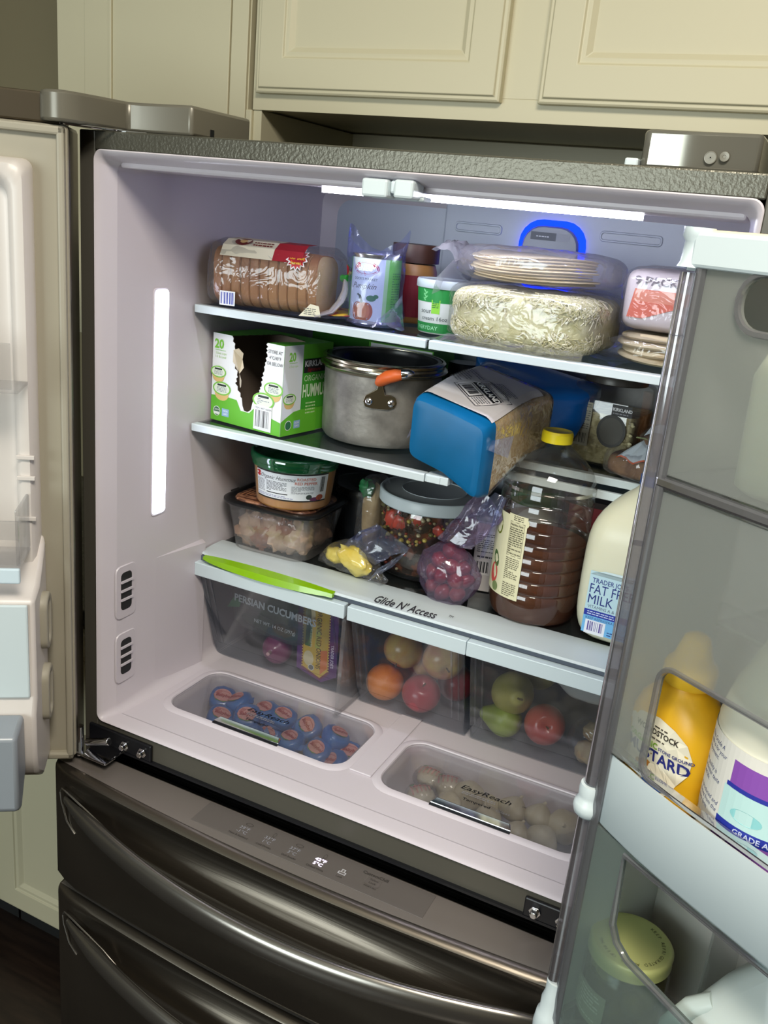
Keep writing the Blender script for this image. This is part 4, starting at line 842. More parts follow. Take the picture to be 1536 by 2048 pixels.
for u in (-.016, .018):
    c_ = hp(u, .077, .0035); nrm = V((cos(A0+u/R_), sin(A0+u/R_), 0)); g = G(); g.lathe([(.0058, 0), (.0055, .002), (.0035, .0035), (0, .004)], M['chrome'], 14, c1=False, T=T @ Matrix.Translation(c_) @ nrm.to_track_quat('Z', 'Y').to_matrix().to_4x4()); g.obj('rivet', t, 40)
og = mat('orange_silicone', '#e0662a', .45); dv = V((cos(A0), sin(A0), 0)); tv = V((-sin(A0), cos(A0), 0))
bs = dv*(R_+.006)
g = G(); pth = [bs+tv*(-.004)+V((0, 0, .108)), bs+dv*.006+tv*.000+V((0, 0, .113)), bs+dv*.012+tv*.010+V((0, 0, .121)), bs+dv*.014+tv*.022+V((0, 0, .125)), bs+dv*.014+tv*.030+V((0, 0, .1265))]
g.tube(pth, [(.007, .006), (.011, .009), (.013, .0105), (.0125, .010), (.010, .008)], og, 16, T=T); g.obj('handle_grip', t, 60, label='orange silicone handle grip')
g = G(); pth = [bs+dv*.014+tv*(.026+.004*k)+V((0, 0, .1262+.0008*k)) for k in range(7)]; g.tube(pth, [(.0085, .007), (.0095, .0075), (.010, .0078), (.010, .0075), (.0095, .007), (.007, .005), (.003, .002)], M['chrome'], 14, T=T); g.obj('handle_end', t, 60, label='polished steel loop end of the handle')
d = Dec(lambda u, v, h: T @ (V((.0, 0, 0))+cyl((0, 0, 0), .1062, rad(-62))(u, v, h))); d.text('3x9', -.006, .1195, .0048, '#2a2022', 0, bold=.02); d.rect(.006, .1195, .014, .123, '#7a3034', 0); d.obj('rim_marking', t)
# dark jar behind the pot
t, T = TH('brown_jar', 'dark brown jar half hidden behind the right side of the pot', 'jar', (.405, .505, Z2+.0012))
g = G(); g.lathe([(.030, 0), (.034, .004), (.034, .095), (.028, .108)], mat('dark_sauce', '#3a2018', .15, col2='#6a3a22', nscale=60, coat=.5), 28); g.obj('jar_body', t, 40, T=T)
g = G(); g.lathe([(.0295, .106), (.0295, .122), (.028, .124)], M['black'], 28); g.obj('lid', t, 40, T=T)

# ---------- blue bag
t, T = TH('grated_cheese_bag', 'blue and clear bag with a white barcode label lying across the second shelf end', 'bag', (.52, .33, Z2+.001), 0)
SEC = [(.2000, .452, .549, 1.318, 1.388), (.2015, .444, .557, 1.309, 1.397), (.210, .442, .562, 1.305, 1.402), (.245, .443, .568, 1.3035, 1.409), (.30, .450, .576, 1.308, 1.421), (.36, .458, .582, 1.325, 1.427), (.405, .462, .598, 1.335, 1.430), (.44, .455, .632, 1.345, 1.432), (.462, .440, .642, 1.385, 1.436), (.480, .432, .648, 1.402, 1.440), (.50, .430, .650, 1.408, 1.4425)]
def seci(y):
    for a, b in zip(SEC, SEC[1:]):
        if a[0] <= y <= b[0]: k = (y-a[0])/(b[0]-a[0]); return [a[i]+(b[i]-a[i])*k for i in range(5)]
    return SEC[-1] if y > .4 else SEC[0]
def bagpt(u, y, ins=0):
    _, xl, xr, zb, zt = seci(y); a = 2*PI*u; cx_, cz_ = (xl+xr)/2, (zb+zt)/2; e = .24
    x = cx_+(xr-xl)/2*sq(cos(a), e)*(1-ins); z = cz_+(zt-zb)/2*sq(sin(a), e)*(1-ins)
    if y < .30 and sin(a) < 0 and x > cx_: z -= .020*((x-cx_)/(xr-xl)*2)**1.5*min(1, max(0, (.30-y)/.06))
    k = (x-cx_)/(xr-xl); return V((x, y, z-k*(.028 if y < .36 else .028+.05*(y-.36))))
bl = mat('bag_blue', '#06557f', .36, col2='#075f92', nscale=8, spec=.25, bump=.2, bscale=18); bl2 = mat('bag_blue_deep', '#0a5fae', .22, coat=.5, bump=.3, bscale=22); strand = mat('grated_tan', '#d3b27c', .6, col2='#e8cf9a', nscale=110, bump=.8, bscale=240)
ys = [.2000, .2015, .206, .212, .222, .232, .242, .255, .27, .285, .30, .315, .33, .345, .36, .375, .39, .405, .42, .432, .444, .455, .468, .480, .49, .50]
g = G(); n = 64
rings = [[bagpt(j/n, y)+noise.noise_vector(V(bagpt(j/n, y))*34)*(.0022 if y > .204 else .0008) for j in range(n)] for y in ys]
def partrings(i0, i1, m, c0=False, c1=False): g.loft(rings[i0:i1+1], m, True, c0, c1)
partrings(0, 5, bl, True); g.obj('blue_end', t, 40, T=None)
g = G(); partrings(5, 17, M['film']); g.obj('clear_middle', t, 40)
g = G(); partrings(17, 25, bl2, False, True); g.obj('blue_seal_end', t, 40, label='deeper blue flared sealed end of the bag')
g = G(); rin = [[V((bagpt(j/n, y, .035))) for j in range(n)] for y in ys[4:18]]; g.loft(rin, strand, True, True, True); g.obj('grated_contents', t, 60)
def topf(u, v, h):
    y = .240+v; _, xl, xr, zb, zt = seci(y); x = xl+u*(xr-xl); k = (x-(xl+xr)/2)/(xr-xl)
    edge = max(0, abs(k)-.36)/.14; return V((x, y, zt-k*(.028 if y < .36 else .028+.05*(y-.36))+.0026+h-edge**2*.012))
d = Dec(topf, base=.0004, step=.0004)
d.rect(.02, -.016, .96, .145, '#cdc9cc', 0, 24, 16)
def labf(u, v, h):
    x = .522+.80*(u-.080)+.60*(v-.047); y = .284-.60*(u-.080)+.80*(v-.047); _, xl, xr, zb, zt = seci(y); return topf(min(.95, max(.04, (x-xl)/(xr-xl))), y-.240, h)
dl = Dec(labf, base=.0014, step=.0004)
for i, (u0, v0, u1, v1) in enumerate(((.000, .035, .050, .120),)): dl.lines(.0, .02, .040, .074, 9, '#77757c', 2, 9)
dl.rect(.046, .012, .112, .078, '#e2dde0', 1, 3, 3)
for a_ in ((.046, .012, .112, .0132), (.046, .0768, .112, .078), (.046, .012, .0468, .078), (.1112, .012, .112, .078)): dl.rect(*a_, '#3a383e', 2, 3, 1)
dl.rect(.050, .044, .110, .060, '#17161a', 3, 3, 1); dl.text('KIRKLAND', .0515, .0470, .0140, '#ececee', 6, bold=.03, sx=.92)
dl.lines(.052, .062, .108, .075, 4, '#6a686e', 3, 2); dl.rect(.052, .015, .088, .041, '#2a282c', 3, 2, 2); dl.rect(.0535, .0165, .0865, .0395, '#e6e2e4', 4, 2, 2); dl.bars(.056, .0195, .028, .017, '#1f1d22', 5, 8, 12); dl.lines(.090, .016, .110, .041, 6, '#7a787e', 3, 4); dl.lines(.052, .080, .100, .098, 4, '#7a787e', 2, 14)
d.obj('paper_label', t); dl.obj('printed_text', t)
g = G(); g.loft([[(.563, .212+.004*i, 1.352+.004*i) for i in range(4)], [(.580, .206+.004*i, 1.350+.007*i) for i in range(4)], [(.596, .205+.005*i, 1.348+.010*i) for i in range(4)]], M['filmz'], False); g.obj('seal_corner', t, 40); g = G(); g.loft([[(.443, .215, 1.355), (.443, .225, 1.37)], [(.434, .212, 1.345), (.436, .222, 1.362)]], M['filmz'], False); g.obj('seal_corner', t, 40)

# ---------- clear nut jar
t, T = TH('nut_jar', 'large square clear plastic jar of pale nuts with dark lid, right on the second shelf', 'jar', (.670, .516, Z2+.0012), rad(-6))
nutm = mat('pale_nuts', '#a59a72', .55, col2='#d8cfa6', nscale=70, bump=.8, bscale=130, lo=.4, hi=.6)
def sqr(h, r, z): return [(x, y, z) for x, y in rrect(-h, h, -h, h, r, 5)]
g = G(); g.loft([sqr(.053, .014, .002), sqr(.056, .016, .006), sqr(.056, .016, .085)], nutm, True, True, True); g.obj('nuts_fill', t, 60, T=T, kind='stuff')
rr_ = random.Random(5); g = G()
for k in range(230):
    x = rr_.uniform(-.055, .055); z = rr_.uniform(.006, .084); side = k % 2
    p = (x, -.0555, z) if side else (-.0555, x, z)
    g.ball(p, (.0045, .0022, .0030) if side else (.0022, .0045, .003), nutm, 6, 4)
g.obj('nuts', t, 60, T=T, kind='stuff')
g = G(); g.loft([sqr(.057, .016, 0), sqr(.060, .018, .004), sqr(.060, .018, .118), sqr(.055, .022, .128), sqr(.050, .030, .131)], M['pet'], True, True); g.obj('jar_body', t, 40, T=T)
g = G(); g.lathe([(.050, .130), (.0515, .131), (.0515, .143), (.0500, .145)], mat('jar_lid_dark', '#38342e', .35), 40); g.obj('lid', t, 40, T=T)
d = Dec(plane((0, -.0605, 0), (1, 0, 0), (0, 0, 1))); d.rect(.018, .086, .050, .104, '#17161a', 0); d.text('KIRKLAND', .0195, .094, .0072, '#e8e8ea', 1, bold=.03, sx=.92); d.lines(.020, .088, .048, .092, 1, '#8a8a90', 1); d.ell(.022, .060, .024, .027, '#26241f', 0, 28); d.ell(.022, .060, .0195, .022, '#3d392f', 1, 28); d.rect(-.048, .028, -.014, .10, '#8f8a78', 0); d.lines(-.046, .055, -.016, .098, 12, '#4f4b42', 1, 3); d.bars(-.044, .032, .026, .017, '#3a3830', 1, 4, 10); d.obj('printed_label', t, T=T)
# ---------- brown bagged bread
t, T = TH('seeded_bread_bag', 'brown seeded rolls in a clear printed bag, right end of the second shelf', 'bread', (.770, .438, Z2+.0015), rad(-14))
bm_ = mat('brown_bread', '#6f4f38', .7, col2='#8f6c4c', nscale=60, bump=.5, bscale=150)
g = bagmesh(superbag((-.012, -.005, .020), (.058, .050, .019), .5, .5), 34, 16, bm_, .0016, 40, 2, sharp=False, c0=True, c1=True); g.obj('roll', t, 60, T=T)
g = bagmesh(superbag((.014, .004, .060), (.042, .042, .016), .7, .7), 30, 14, bm_, .0016, 40, 5, sharp=False, c0=True, c1=True); g.obj('roll', t, 60, T=T)
g = bagmesh(superbag((-.010, -.004, .0225), (.067, .058, .0220), .5, .5), 40, 18, M['film'], .0026, 38, 22, c0=True, c1=True); g.obj('plastic_bag', t, 25, T=T)
def bb(u, v):
    a = 2*PI*u; x = -.030+.085*v; r_ = .006+.030*sin(PI*min(1, v*1.05))**.6
    return (x, -.012+r_*1.1*cos(a), .064+.012*v+r_*.72*sin(a))
g = bagmesh(bb, 30, 16, M['film'], .0026, 40, 24, c1=True); g.obj('plastic_bag', t, 25, T=T)
wp = mat('bag_print_white', '#cfd8e0', .35)
g = G(); g.loft([[(-.044+.058*i/8, -.0595-.002*sin(i*1.9), .036+.004*sin(i*1.3)) for i in range(9)], [(-.034+.042*i/8, -.050-.002*cos(i*2), .047+.003*sin(i*2.3)) for i in range(9)], [(-.024+.022*i/8, -.036, .058+.002*sin(i*2.3)) for i in range(9)], [(-.018+.004*i/8, -.028, .064) for i in range(9)]], wp, False)
g.loft([[(-.012+.050*i/8, -.052+.004*abs(i-4)/4, .074+.010*sin(PI*i/8)) for i in range(9)], [(-.006+.046*i/8, -.045+.004*abs(i-4)/4, .088+.008*sin(PI*i/8)) for i in range(9)]], wp, False)
g.loft([[(-.045+.060*i/8, -.0605-.002*sin(i*1.9), .0335+.004*sin(i*1.3)) for i in range(9)], [(-.044+.058*i/8, -.0600-.002*sin(i*1.9), .036+.004*sin(i*1.3)) for i in range(9)]], flat('#b8502a'), False)
g.loft([[(-.008+.05*i/8, -.043, .090+.008*sin(PI*i/8)) for i in range(9)], [(.000+.044*i/8, -.034, .100+.004*sin(PI*i/8)) for i in range(9)]], flat('#b0603a'), False)
g.obj('printed_film', t, 50, T=T, label='white and orange printed film gathered at the tie')
g = G(); g.tube([(-.030, -.030, .0655), (-.018, -.029, .0665), (-.004, -.031, .0650)], [(.004, .0012)]*3, mat('clip_lime', '#c2cf92', .4), 8); g.obj('bag_clip', t, 40, T=T)
t, T = TH('orange_packet', 'orange packet upright behind the right end of the second shelf', 'packet', (.792, .565, Z2+.0012))
g = G(); g.box(-.045, .045, -.012, .012, 0, .148, mat('orange_pack', '#b8622c', .35, col2='#d98a4a', nscale=20)); g.obj('packet_body', t, 0, T=T, bev=.006); 
g = G(); g.box(-.045, .045, -.003, .003, .148, .158, mat('orange_seal', '#c9773c', .35)); g.obj('top_seal', t, 0, T=T, bev=.001)

# ================================================================== CRISPER COVER LEVEL
blk = mat('black_tray_rim', '#17181a', .3); chick = mat('cooked_chicken', '#b98f74', .5, col2='#d9b79a', nscale=34, bump=.5, bscale=60, sss=.1, coat=.3); chick2 = mat('chicken_skin', '#8f5238', .4, col2='#b8785a', nscale=30, coat=.5)
TO = V((.150, .352, Z3+.0012)); t, T = TH('chicken_tray', 'clear deli tray of cooked chicken with black rimmed lid at lower left', 'tray', tuple(TO), rad(2))
def rrc(hx, hy, r, z, ox=0, oy=0): return [(x+ox, y+oy, z) for x, y in rrect(-hx, hx, -hy, hy, r, 7)]
g = G(); g.loft([rrc(.072, .060, .03, .0), rrc(.077, .066, .032, .004), rrc(.083, .072, .035, .045), rrc(.091, .080, .038, .089)], M['tub'], True, True); g.obj('tray_body', t, 40, T=T)
for k, (x, y, z, a, b, c, sk) in enumerate(((-.050, -.030, .034, .028, .026, .030, 0), (-.018, -.042, .030, .026, .020, .026, 1), (.012, -.040, .032, .028, .022, .028, 0), (.046, -.034, .036, .028, .026, .030, 0), (.055, .02, .036, .022, .034, .028, 0), (-.03, .02, .036, .04, .03, .03, 0), (.02, .025, .036, .035, .03, .03, 0), (.030, -.050, .050, .018, .010, .022, 1), (-.030, -.050, .052, .018, .010, .018, 0), (.0, -.046, .060, .02, .012, .015, 0))):
    g = G(); blob(g, (x, y, z), (a, b, c), chick2 if sk else chick, k+3, .45, 2.6, 20, 12); g.obj('chicken_piece', t, 60, T=T)
g = bagmesh(superbag((0, 0, .044), (.078, .066, .040), .5, .55), 44, 20, M['film'], .0045, 32, 33, c0=True, c1=True); g.obj('inner_bag', t, 25, T=T)
g = G(); g.loft([rrc(.090, .079, .038, .086), rrc(.096, .085, .042, .0865), rrc(.098, .087, .043, .089), rrc(.098, .087, .043, .092), rrc(.094, .083, .040, .0945), rrc(.088, .077, .036, .0945), rrc(.084, .073, .034, .0925), rrc(.080, .069, .032, .0925)], blk, True); g.box(-.125, -.085, -.052, -.030, .0905, .092, blk, Matrix.Rotation(rad(-16), 4, 'Z')); lid_ = g.obj('lid_rim', t, 40, T=T)
g = G(); g.loft([rrc(.080, .069, .032, .0925), rrc(.078, .067, .030, .0950), rrc(.074, .063, .028, .0955)], mat('lid_print', '#a8785c', .3, col2='#5c3a2c', nscale=40, nsc=(1, 3, 1), lo=.45, hi=.55), True, False, True); g.obj('lid_window', t, 40, T=T)
d = Dec(plane((0, 0, .0957), (1, 0, 0), (0, 1, 0))); d.poly([(.004, -.062), (.030, -.062), (.072, -.020), (.072, .02), (.060, .02), (.03, -.035)], '#c0402c', 0); d.poly([(.020, -.055), (.024, -.055), (.062, -.015), (.060, -.012)], '#f2d9c0', 1)
for q in range(6): d.rect(-.070+.007*q, -.045+.004*q, -.067+.007*q, -.005, '#c98a62', 0)
d.obj('printed_lid', t, T=T)
t, T = TH('hummus_tub', 'tub of red pepper hummus with green clear lid standing on the chicken tray', 'tub', (.1735, .336, Z3+.0985))
g = G(); hm = mat('orange_hummus', '#cf8f4a', .4, col2='#dba05c', nscale=30, coat=.4, sss=.05)
g.lathe([(.058, 0), (.064, .002), (.066, .006), (.0725, .074), (.0730, .0765)], hm, 56); g.obj('tub_body', t, 50, T=T)
g = G(); g.lathe([(.0665, .005), (.0738, .074), (.0745, .083), (.0750, .086)], M['tub'], 56, c0=False, c1=False); g.obj('tub_wall', t, 50, T=T)
g = G(); g.lathe([(.0762, .070), (.0768, .0715), (.0765, .078), (.0790, .0795), (.0795, .083), (.0790, .0905), (.0770, .0925), (.0745, .0925), (.0720, .088), (0, .088)], M['greenlid'], 64, c0=False, c1=False)
g.lathe([(.0755, .071), (.0755, .0905), (.0700, .0872), (0, .0872)], M['greenlid'], 56, c0=False, c1=False); g.obj('lid', t, 50, T=T)
d = Dec(cyl((0, 0, 0), .0668, rad(-60), slope=.100))
d.rect(-.072, .020, .060, .070, '#dfe4ea', 0, 24); d.rect(-.072, .0665, .060, .071, '#1c1a1a', 1, 24); d.rect(-.072, .0185, .0600, .021, '#1c1a1a', 1, 24)
d.text('Organic Hummus', -.060, .055, .0102, '#3a3a40', 2, shear=.5, sx=.86); d.ell(-.066, .060, .0058, .0055, '#b8242e', 2); d.rect(-.0715, .0585, -.0605, .0615, '#e8e4e4', 3)
d.text('ROASTED', .020, .0575, .0072, '#c97a6a', 2, align=.5, bold=.02); d.text('RED PEPPER', .020, .0500, .0072, '#c97a6a', 2, align=.5, bold=.02)
d.lines(-.070, .030, -.052, .052, 9, '#8a8c92', 2, 3); d.lines(-.048, .034, -.012, .052, 8, '#4a4c52', 2, 4); d.rect(-.048, .0300, -.010, .0315, '#1c1a1a', 3, 6); d.lines(-.004, .033, .034, .047, 8, '#7a7c82', 2, 6); d.lines(-.070, .0225, .0, .0275, 2, '#8a8cb0', 2, 7); d.bars(.044, .036, .010, .028, '#2a2a2e', 2, 6, 6); d.ell(.026, .0275, .0052, .0045, '#2e3a36', 2); d.ell(.036, .0235, .009, .0035, '#5a2a50', 2); d.ell(.046, .0262, .007, .0052, '#9a4a34', 3)
d.obj('printed_label', t, T=T)
# dark things behind
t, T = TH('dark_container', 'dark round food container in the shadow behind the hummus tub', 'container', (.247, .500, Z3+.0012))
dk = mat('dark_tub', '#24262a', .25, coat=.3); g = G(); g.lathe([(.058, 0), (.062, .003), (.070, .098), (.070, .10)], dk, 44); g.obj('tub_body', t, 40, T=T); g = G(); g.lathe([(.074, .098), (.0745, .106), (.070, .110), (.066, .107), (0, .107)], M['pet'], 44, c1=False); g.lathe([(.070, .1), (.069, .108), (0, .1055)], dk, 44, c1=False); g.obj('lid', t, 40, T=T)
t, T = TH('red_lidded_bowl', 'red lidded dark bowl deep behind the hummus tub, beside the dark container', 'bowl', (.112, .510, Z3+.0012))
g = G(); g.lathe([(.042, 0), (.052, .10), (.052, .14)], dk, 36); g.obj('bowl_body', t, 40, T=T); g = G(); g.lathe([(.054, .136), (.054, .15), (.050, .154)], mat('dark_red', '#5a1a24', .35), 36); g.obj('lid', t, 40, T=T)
# ---------- salsa jar
t, T = TH('salsa_jar', 'big glass jar of bean and corn salsa with grey and white lid', 'jar', (.404, .430, Z3+.0012))
sal = mat('salsa_dark', '#1d0d08', .2, col2='#7a3a1c', nscale=62, lo=.45, hi=.72, coat=.6, bump=.5, bscale=80)
g = G(); g.lathe([(.070, .004), (.084, .010), (.0885, .03), (.0885, .108), (.085, .122), (.070, .124)], sal, 48); g.obj('salsa', t, 50, T=T)
rr_ = random.Random(9); cc_ = [mat('corn_kernel', '#b5a450', .4), mat('onion_piece', '#a89f80', .4), mat('tomato_piece', '#8a3424', .3), mat('pepper_piece', '#5a5a28', .4), mat('bean', '#2a1410', .2)]
g = G()
for k in range(190):
    a = rad(rr_.uniform(-175, 5)); z = .012+.108*rr_.random()**(.6); up = z > .07; mk = cc_[(0 if rr_.random() < .55 and .066 < z < .090 else rr_.choice((1, 1, 2, 3, 4, 0)) if up else rr_.choice((1, 4, 4, 2)))]
    r_ = rr_.uniform(.0018, .0042 if up else .003); g.ball((.0885*cos(a), .0885*sin(a), z), (r_*1.2, r_*1.2, r_), mk, 7, 5)
g.obj('salsa_bits', t, 60, T=T, kind='stuff')
for a, z, s_ in ((-118, .102, .0135), (-106, .100, .011), (-60, .098, .010), (-84, .112, .008)):
    g = G(); blob(g, (.0865*cos(rad(a)), .0865*sin(rad(a)), z), (s_*1.1, s_*.6, s_*1.15), mat('tomato_chunk', '#b5483a', .3, sss=.1), int(-a), .35, 2, 14, 9, e=.8); g.obj('tomato_chunk', t, 50, T=T)
g = G(); g.lathe([(.080, 0), (.089, .004), (.0925, .014), (.0925, .112), (.090, .124), (.088, .130)], M['pet'], 56, c1=False); g.obj('jar_body', t, 50, T=T)
g = G(); g.tube([(.091*cos(rad(-160)), .091*sin(rad(-160)), .112), (.108*cos(rad(-160)), .108*sin(rad(-160)), .110), (.116*cos(rad(-160)), .116*sin(rad(-160)), .092), (.114*cos(rad(-160)), .114*sin(rad(-160)), .055), (.104*cos(rad(-160)), .104*sin(rad(-160)), .038), (.092*cos(rad(-160)), .092*sin(rad(-160)), .034)], .0058, clear('thick_glass', '#c9ccc8', .25, '#c9c9c0', .5, .05, edge=.9), 12, T=T); g.obj('glass_handle', t, 60)
g = G(); g.lathe([(.0945, .124), (.0965, .1255), (.0965, .143), (.0945, .1455), (.0925, .146), (.090, .1445)], M['trimw'], 64, c0=False, c1=False); g.lathe([(.0955, .124), (.080, .1242), (0, .1242)], M['trimw'], 64, c0=False, c1=False); lid_ = g.obj('lid', t, 50, T=T)
g = G(); g.lathe([(.0905, .1445), (.060, .1445), (.058, .1455), (.056, .1445), (0, .1445)], mat('lid_grey', '#989c9e', .45), 64, c0=False, c1=False); g.obj('lid_top', lid_, 50, T=T)
g = G(); g.lathe([(.0575, .1447), (.0572, .1462), (.0562, .1447)], M['trimw'], 64, c0=False, c1=False); g.obj('lid_ring', lid_, 50, T=T)
d = Dec(cyl((0, 0, 0), .0927, rad(-140))); d.ell(-.02, .040, .008, .0075, '#2a4a9a', 0, 22); d.ell(-.02, .040, .0066, .0062, '#e0e4ea', 1, 22); d.ell(-.02, .040, .005, .0048, '#2a4a9a', 2, 22); d.obj('round_sticker', t, T=T)
t, T = TH('sandwich_roll_bag', 'clear bag with tan roll and green leaf squeezed behind the salsa jar lid', 'bag', (.300, .400, Z3+.0012))
g = G(); blob(g, (.004, .0, .075), (.020, .026, .065), mat('tan_roll', '#a88a62', .6, col2='#c9ad84', nscale=30), 4, .2); g.obj('roll', t, 60, T=T)
g = G(); blob(g, (-.006, -.016, .135), (.014, .014, .016), mat('leaf_green', '#2f7a4a', .4), 5, .4); g.obj('leaf', t, 60, T=T)
g = bagmesh(superbag((.003, 0, .080), (.026, .034, .078), .6, .7), 28, 18, M['film'], .003, 40, 40, c0=True, c1=True); g.obj('plastic_bag', t, 25, T=T)

# ---------- pineapple bag
t, T = TH('yellow_fruit_bag', 'zip bag with yellow fruit pieces and blue seal in front of the salsa jar', 'bag', (.315, .312, Z3+.0012), rad(-12))
ym = mat('yellow_fruit', '#e2c640', .4, col2='#f0dc72', nscale=30, sss=.15, bump=.3, bscale=50)
for k, (x, y, z, a, b, c, ry) in enumerate(((-.044, .004, .020, .022, .014, .014, -.1), (.004, -.004, .023, .038, .020, .0205, .5))):
    g = G(); blob(g, (0, 0, 0), (a, b, c), ym, k+2, .25, 2, 22, 14, T=Matrix.Translation((x, y, z+.004*k)) @ Matrix.Rotation(ry*.6, 4, 'Y') @ Matrix.Rotation(-.15, 4, 'Z')); g.obj('fruit_piece', t, 60, T=T)
def yb_(u, v):
    a = 2*PI*u; x = -.070+.140*v; ry = .010+.020*sin(PI*min(1, v*1.1))**.7; rz_ = .006+.024*sin(PI*min(1, v*1.02))**.8
    return (x, ry*cos(a)-.002, max(.001, .002+rz_*(1+sin(a))))
g = bagmesh(yb_, 34, 24, M['film'], .0024, 40, 51, c0=True, c1=True); g.obj('bag_body', t, 25, T=T)
def sheet(P00, P10, P01, P11, m, nu=10, nv=8, amp=.004, bow=.01, seed=1):
    g = G(); P00, P10, P01, P11 = map(V, (P00, P10, P01, P11)); nrm = (P10-P00).cross(P01-P00).normalized(); r = []
    for j in range(nv+1):
        row = []
        for i in range(nu+1):
            u, v = i/nu, j/nv; p = (P00*(1-u)+P10*u)*(1-v)+(P01*(1-u)+P11*u)*v
            row.append(p+nrm*(bow*sin(PI*u)*sin(PI*v)+amp*noise.noise(V((u*3+seed, v*3, seed*2)))))
        r.append(row)
    g.loft(r, m, False); return g
g = sheet((-.020, .000, .045), (.052, -.006, .034), (.020, .030, .092), (.100, .022, .072), M['filmz'], seed=3, amp=.012); g.obj('bag_top', t, 60, T=T)
g = sheet((-.034, .006, .036), (-.012, .000, .046), (.012, .034, .086), (.034, .030, .092), M['filmb'], seed=6, amp=.008); g.obj('zip_seal', t, 60, T=T, label='blue zip strip of the bag')
g = sheet((.048, -.016, .006), (.060, -.010, .030), (.085, .0, .040), (.100, .020, .071), M['filmz'], seed=8, amp=.006); g.obj('bag_corner', t, 60, T=T)

# ---------- strawberry bag
t, T = TH('berry_bag', 'zip bag of red berries leaning against the juice bottle', 'bag', (.492, .318, Z3+.0012), rad(-8))
sm_ = mat('strawberry', '#a81c20', .4, col2='#60101a', nscale=26, bump=.4, bscale=160, coat=.4); rr_ = random.Random(4)
bpos = [(-.026, -.008, .018), (-.002, -.016, .016), (.022, -.010, .018), (.010, .010, .020), (-.016, .012, .022), (-.030, -.004, .040), (-.008, -.016, .042), (.016, -.012, .042), (.028, .002, .040), (-.018, -.006, .064), (.006, -.012, .062), (.022, .000, .060), (-.006, .004, .080), (.012, .004, .078)]
gb = G(); gb.ball((0, 0, 0), (.0135, .0135, .0165), sm_, 14, 9, lambda p: V((p[0]*(1-.28*max(0, -p[2])), p[1]*(1-.28*max(0, -p[2])), p[2]))*(1+.16*noise.noise(p*2.2))); b0 = None
for k, p in enumerate(bpos):
    Tb = T @ Matrix.Translation(p) @ Matrix.Rotation(rr_.uniform(0, 6), 4, 'Z') @ Matrix.Rotation(rr_.uniform(.5, 2.4), 4, 'X')
    if b0 is None: b0 = gb.obj('berry', t, 60, T=Matrix.Identity(4), world=False); o = b0
    else: o = b0.copy(); COL.objects.link(o); MW[o.name] = MW[t.name]
    o.parent = t; o.matrix_local = MW[t.name] @ Tb
def sbf(u, v):
    a = 2*PI*u
    if v < .62: k = v/.62; r_ = .012+.040*sin(PI*min(1, k*.95+.08))**.55; return (r_*1.08*cos(a)-.002, r_*.70*sin(a)-.004, .0012+.096*k**.9)
    k = (v-.62)/.38; return (.000+.058*k+(.034-.012*k)*cos(a), -.002+.004*k+.018*(1-k)*sin(a)+.002*sin(a), .097+.085*k+.004*sin(6*u*PI)-.020*cos(a)*(k))
g = bagmesh(sbf, 40, 34, clear('berry_film', '#e6e2ee', .22, '#a58fb4', .15, .14, .3, 20, .36), .0036, 40, 61, c0=True); g.obj('plastic_bag', t, 25, T=T)
g = sheet((.020, -.006, .150), (.066, -.004, .145), (.060, .000, .200), (.082, .002, .195), M['filmz'], seed=11, amp=.006); g.obj('bag_top', t, 60, T=T)
g = sheet((.052, -.008, .088), (.060, -.006, .092), (.073, -.002, .198), (.081, .000, .192), M['filmb'], seed=12, amp=.005); g.obj('zip_seal', t, 60, T=T, label='blue zip strip of the bag')
t, T = TH('white_carton', 'white carton with nutrition panel squeezed between berry bag and juice bottle', 'carton', (.522, .405, Z3+.0012), rad(14))
g = G(); g.box(-.020, .020, -.022, .03, 0, .125, mat('carton_offwhite', '#ddd9d6', .45)); g.obj('carton', t, 0, T=T, bev=.001); d = Dec(lambda u, v, h: V((u, -.022-h, v)), base=.0006); d.rect(-.018, .03, .018, .11, '#eceaea', 0); d.lines(-.016, .07, .016, .105, 10, '#5a5a60', 1, 3); d.bars(-.014, .034, .022, .02, '#2a2a30', 1, 3, 8); d.lines(-.014, .059, .014, .066, 1, '#4a4a50', 1, 5); d.obj('printed_panel', t, T=T)
t, T = TH('green_lidded_tub', 'white tub with green lid behind the juice bottle shoulder', 'tub', (.572, .495, Z3+.0012))
g = G(); g.lathe([(.036, 0), (.044, .145), (.044, .150)], M['trimw'], 32); g.obj('tub_body', t, 40, T=T); g = G(); g.lathe([(.0465, .146), (.0465, .170), (.044, .174)], mat('green_lid', '#1f7a3e', .35), 32); g.obj('lid', t, 40, T=T)
t, T = TH('red_box', 'dark red box deep behind the juice bottle', 'box', (.680, .515, Z3+.0012)); g = G(); g.box(-.058, .10, -.02, .05, 0, .165, mat('dark_box', '#2a1416', .5)); g.box(-.05, .05, -.0215, -.02, .11, .155, mat('red_print', '#9a2030', .4)); g.obj('carton', t, 0, T=T)

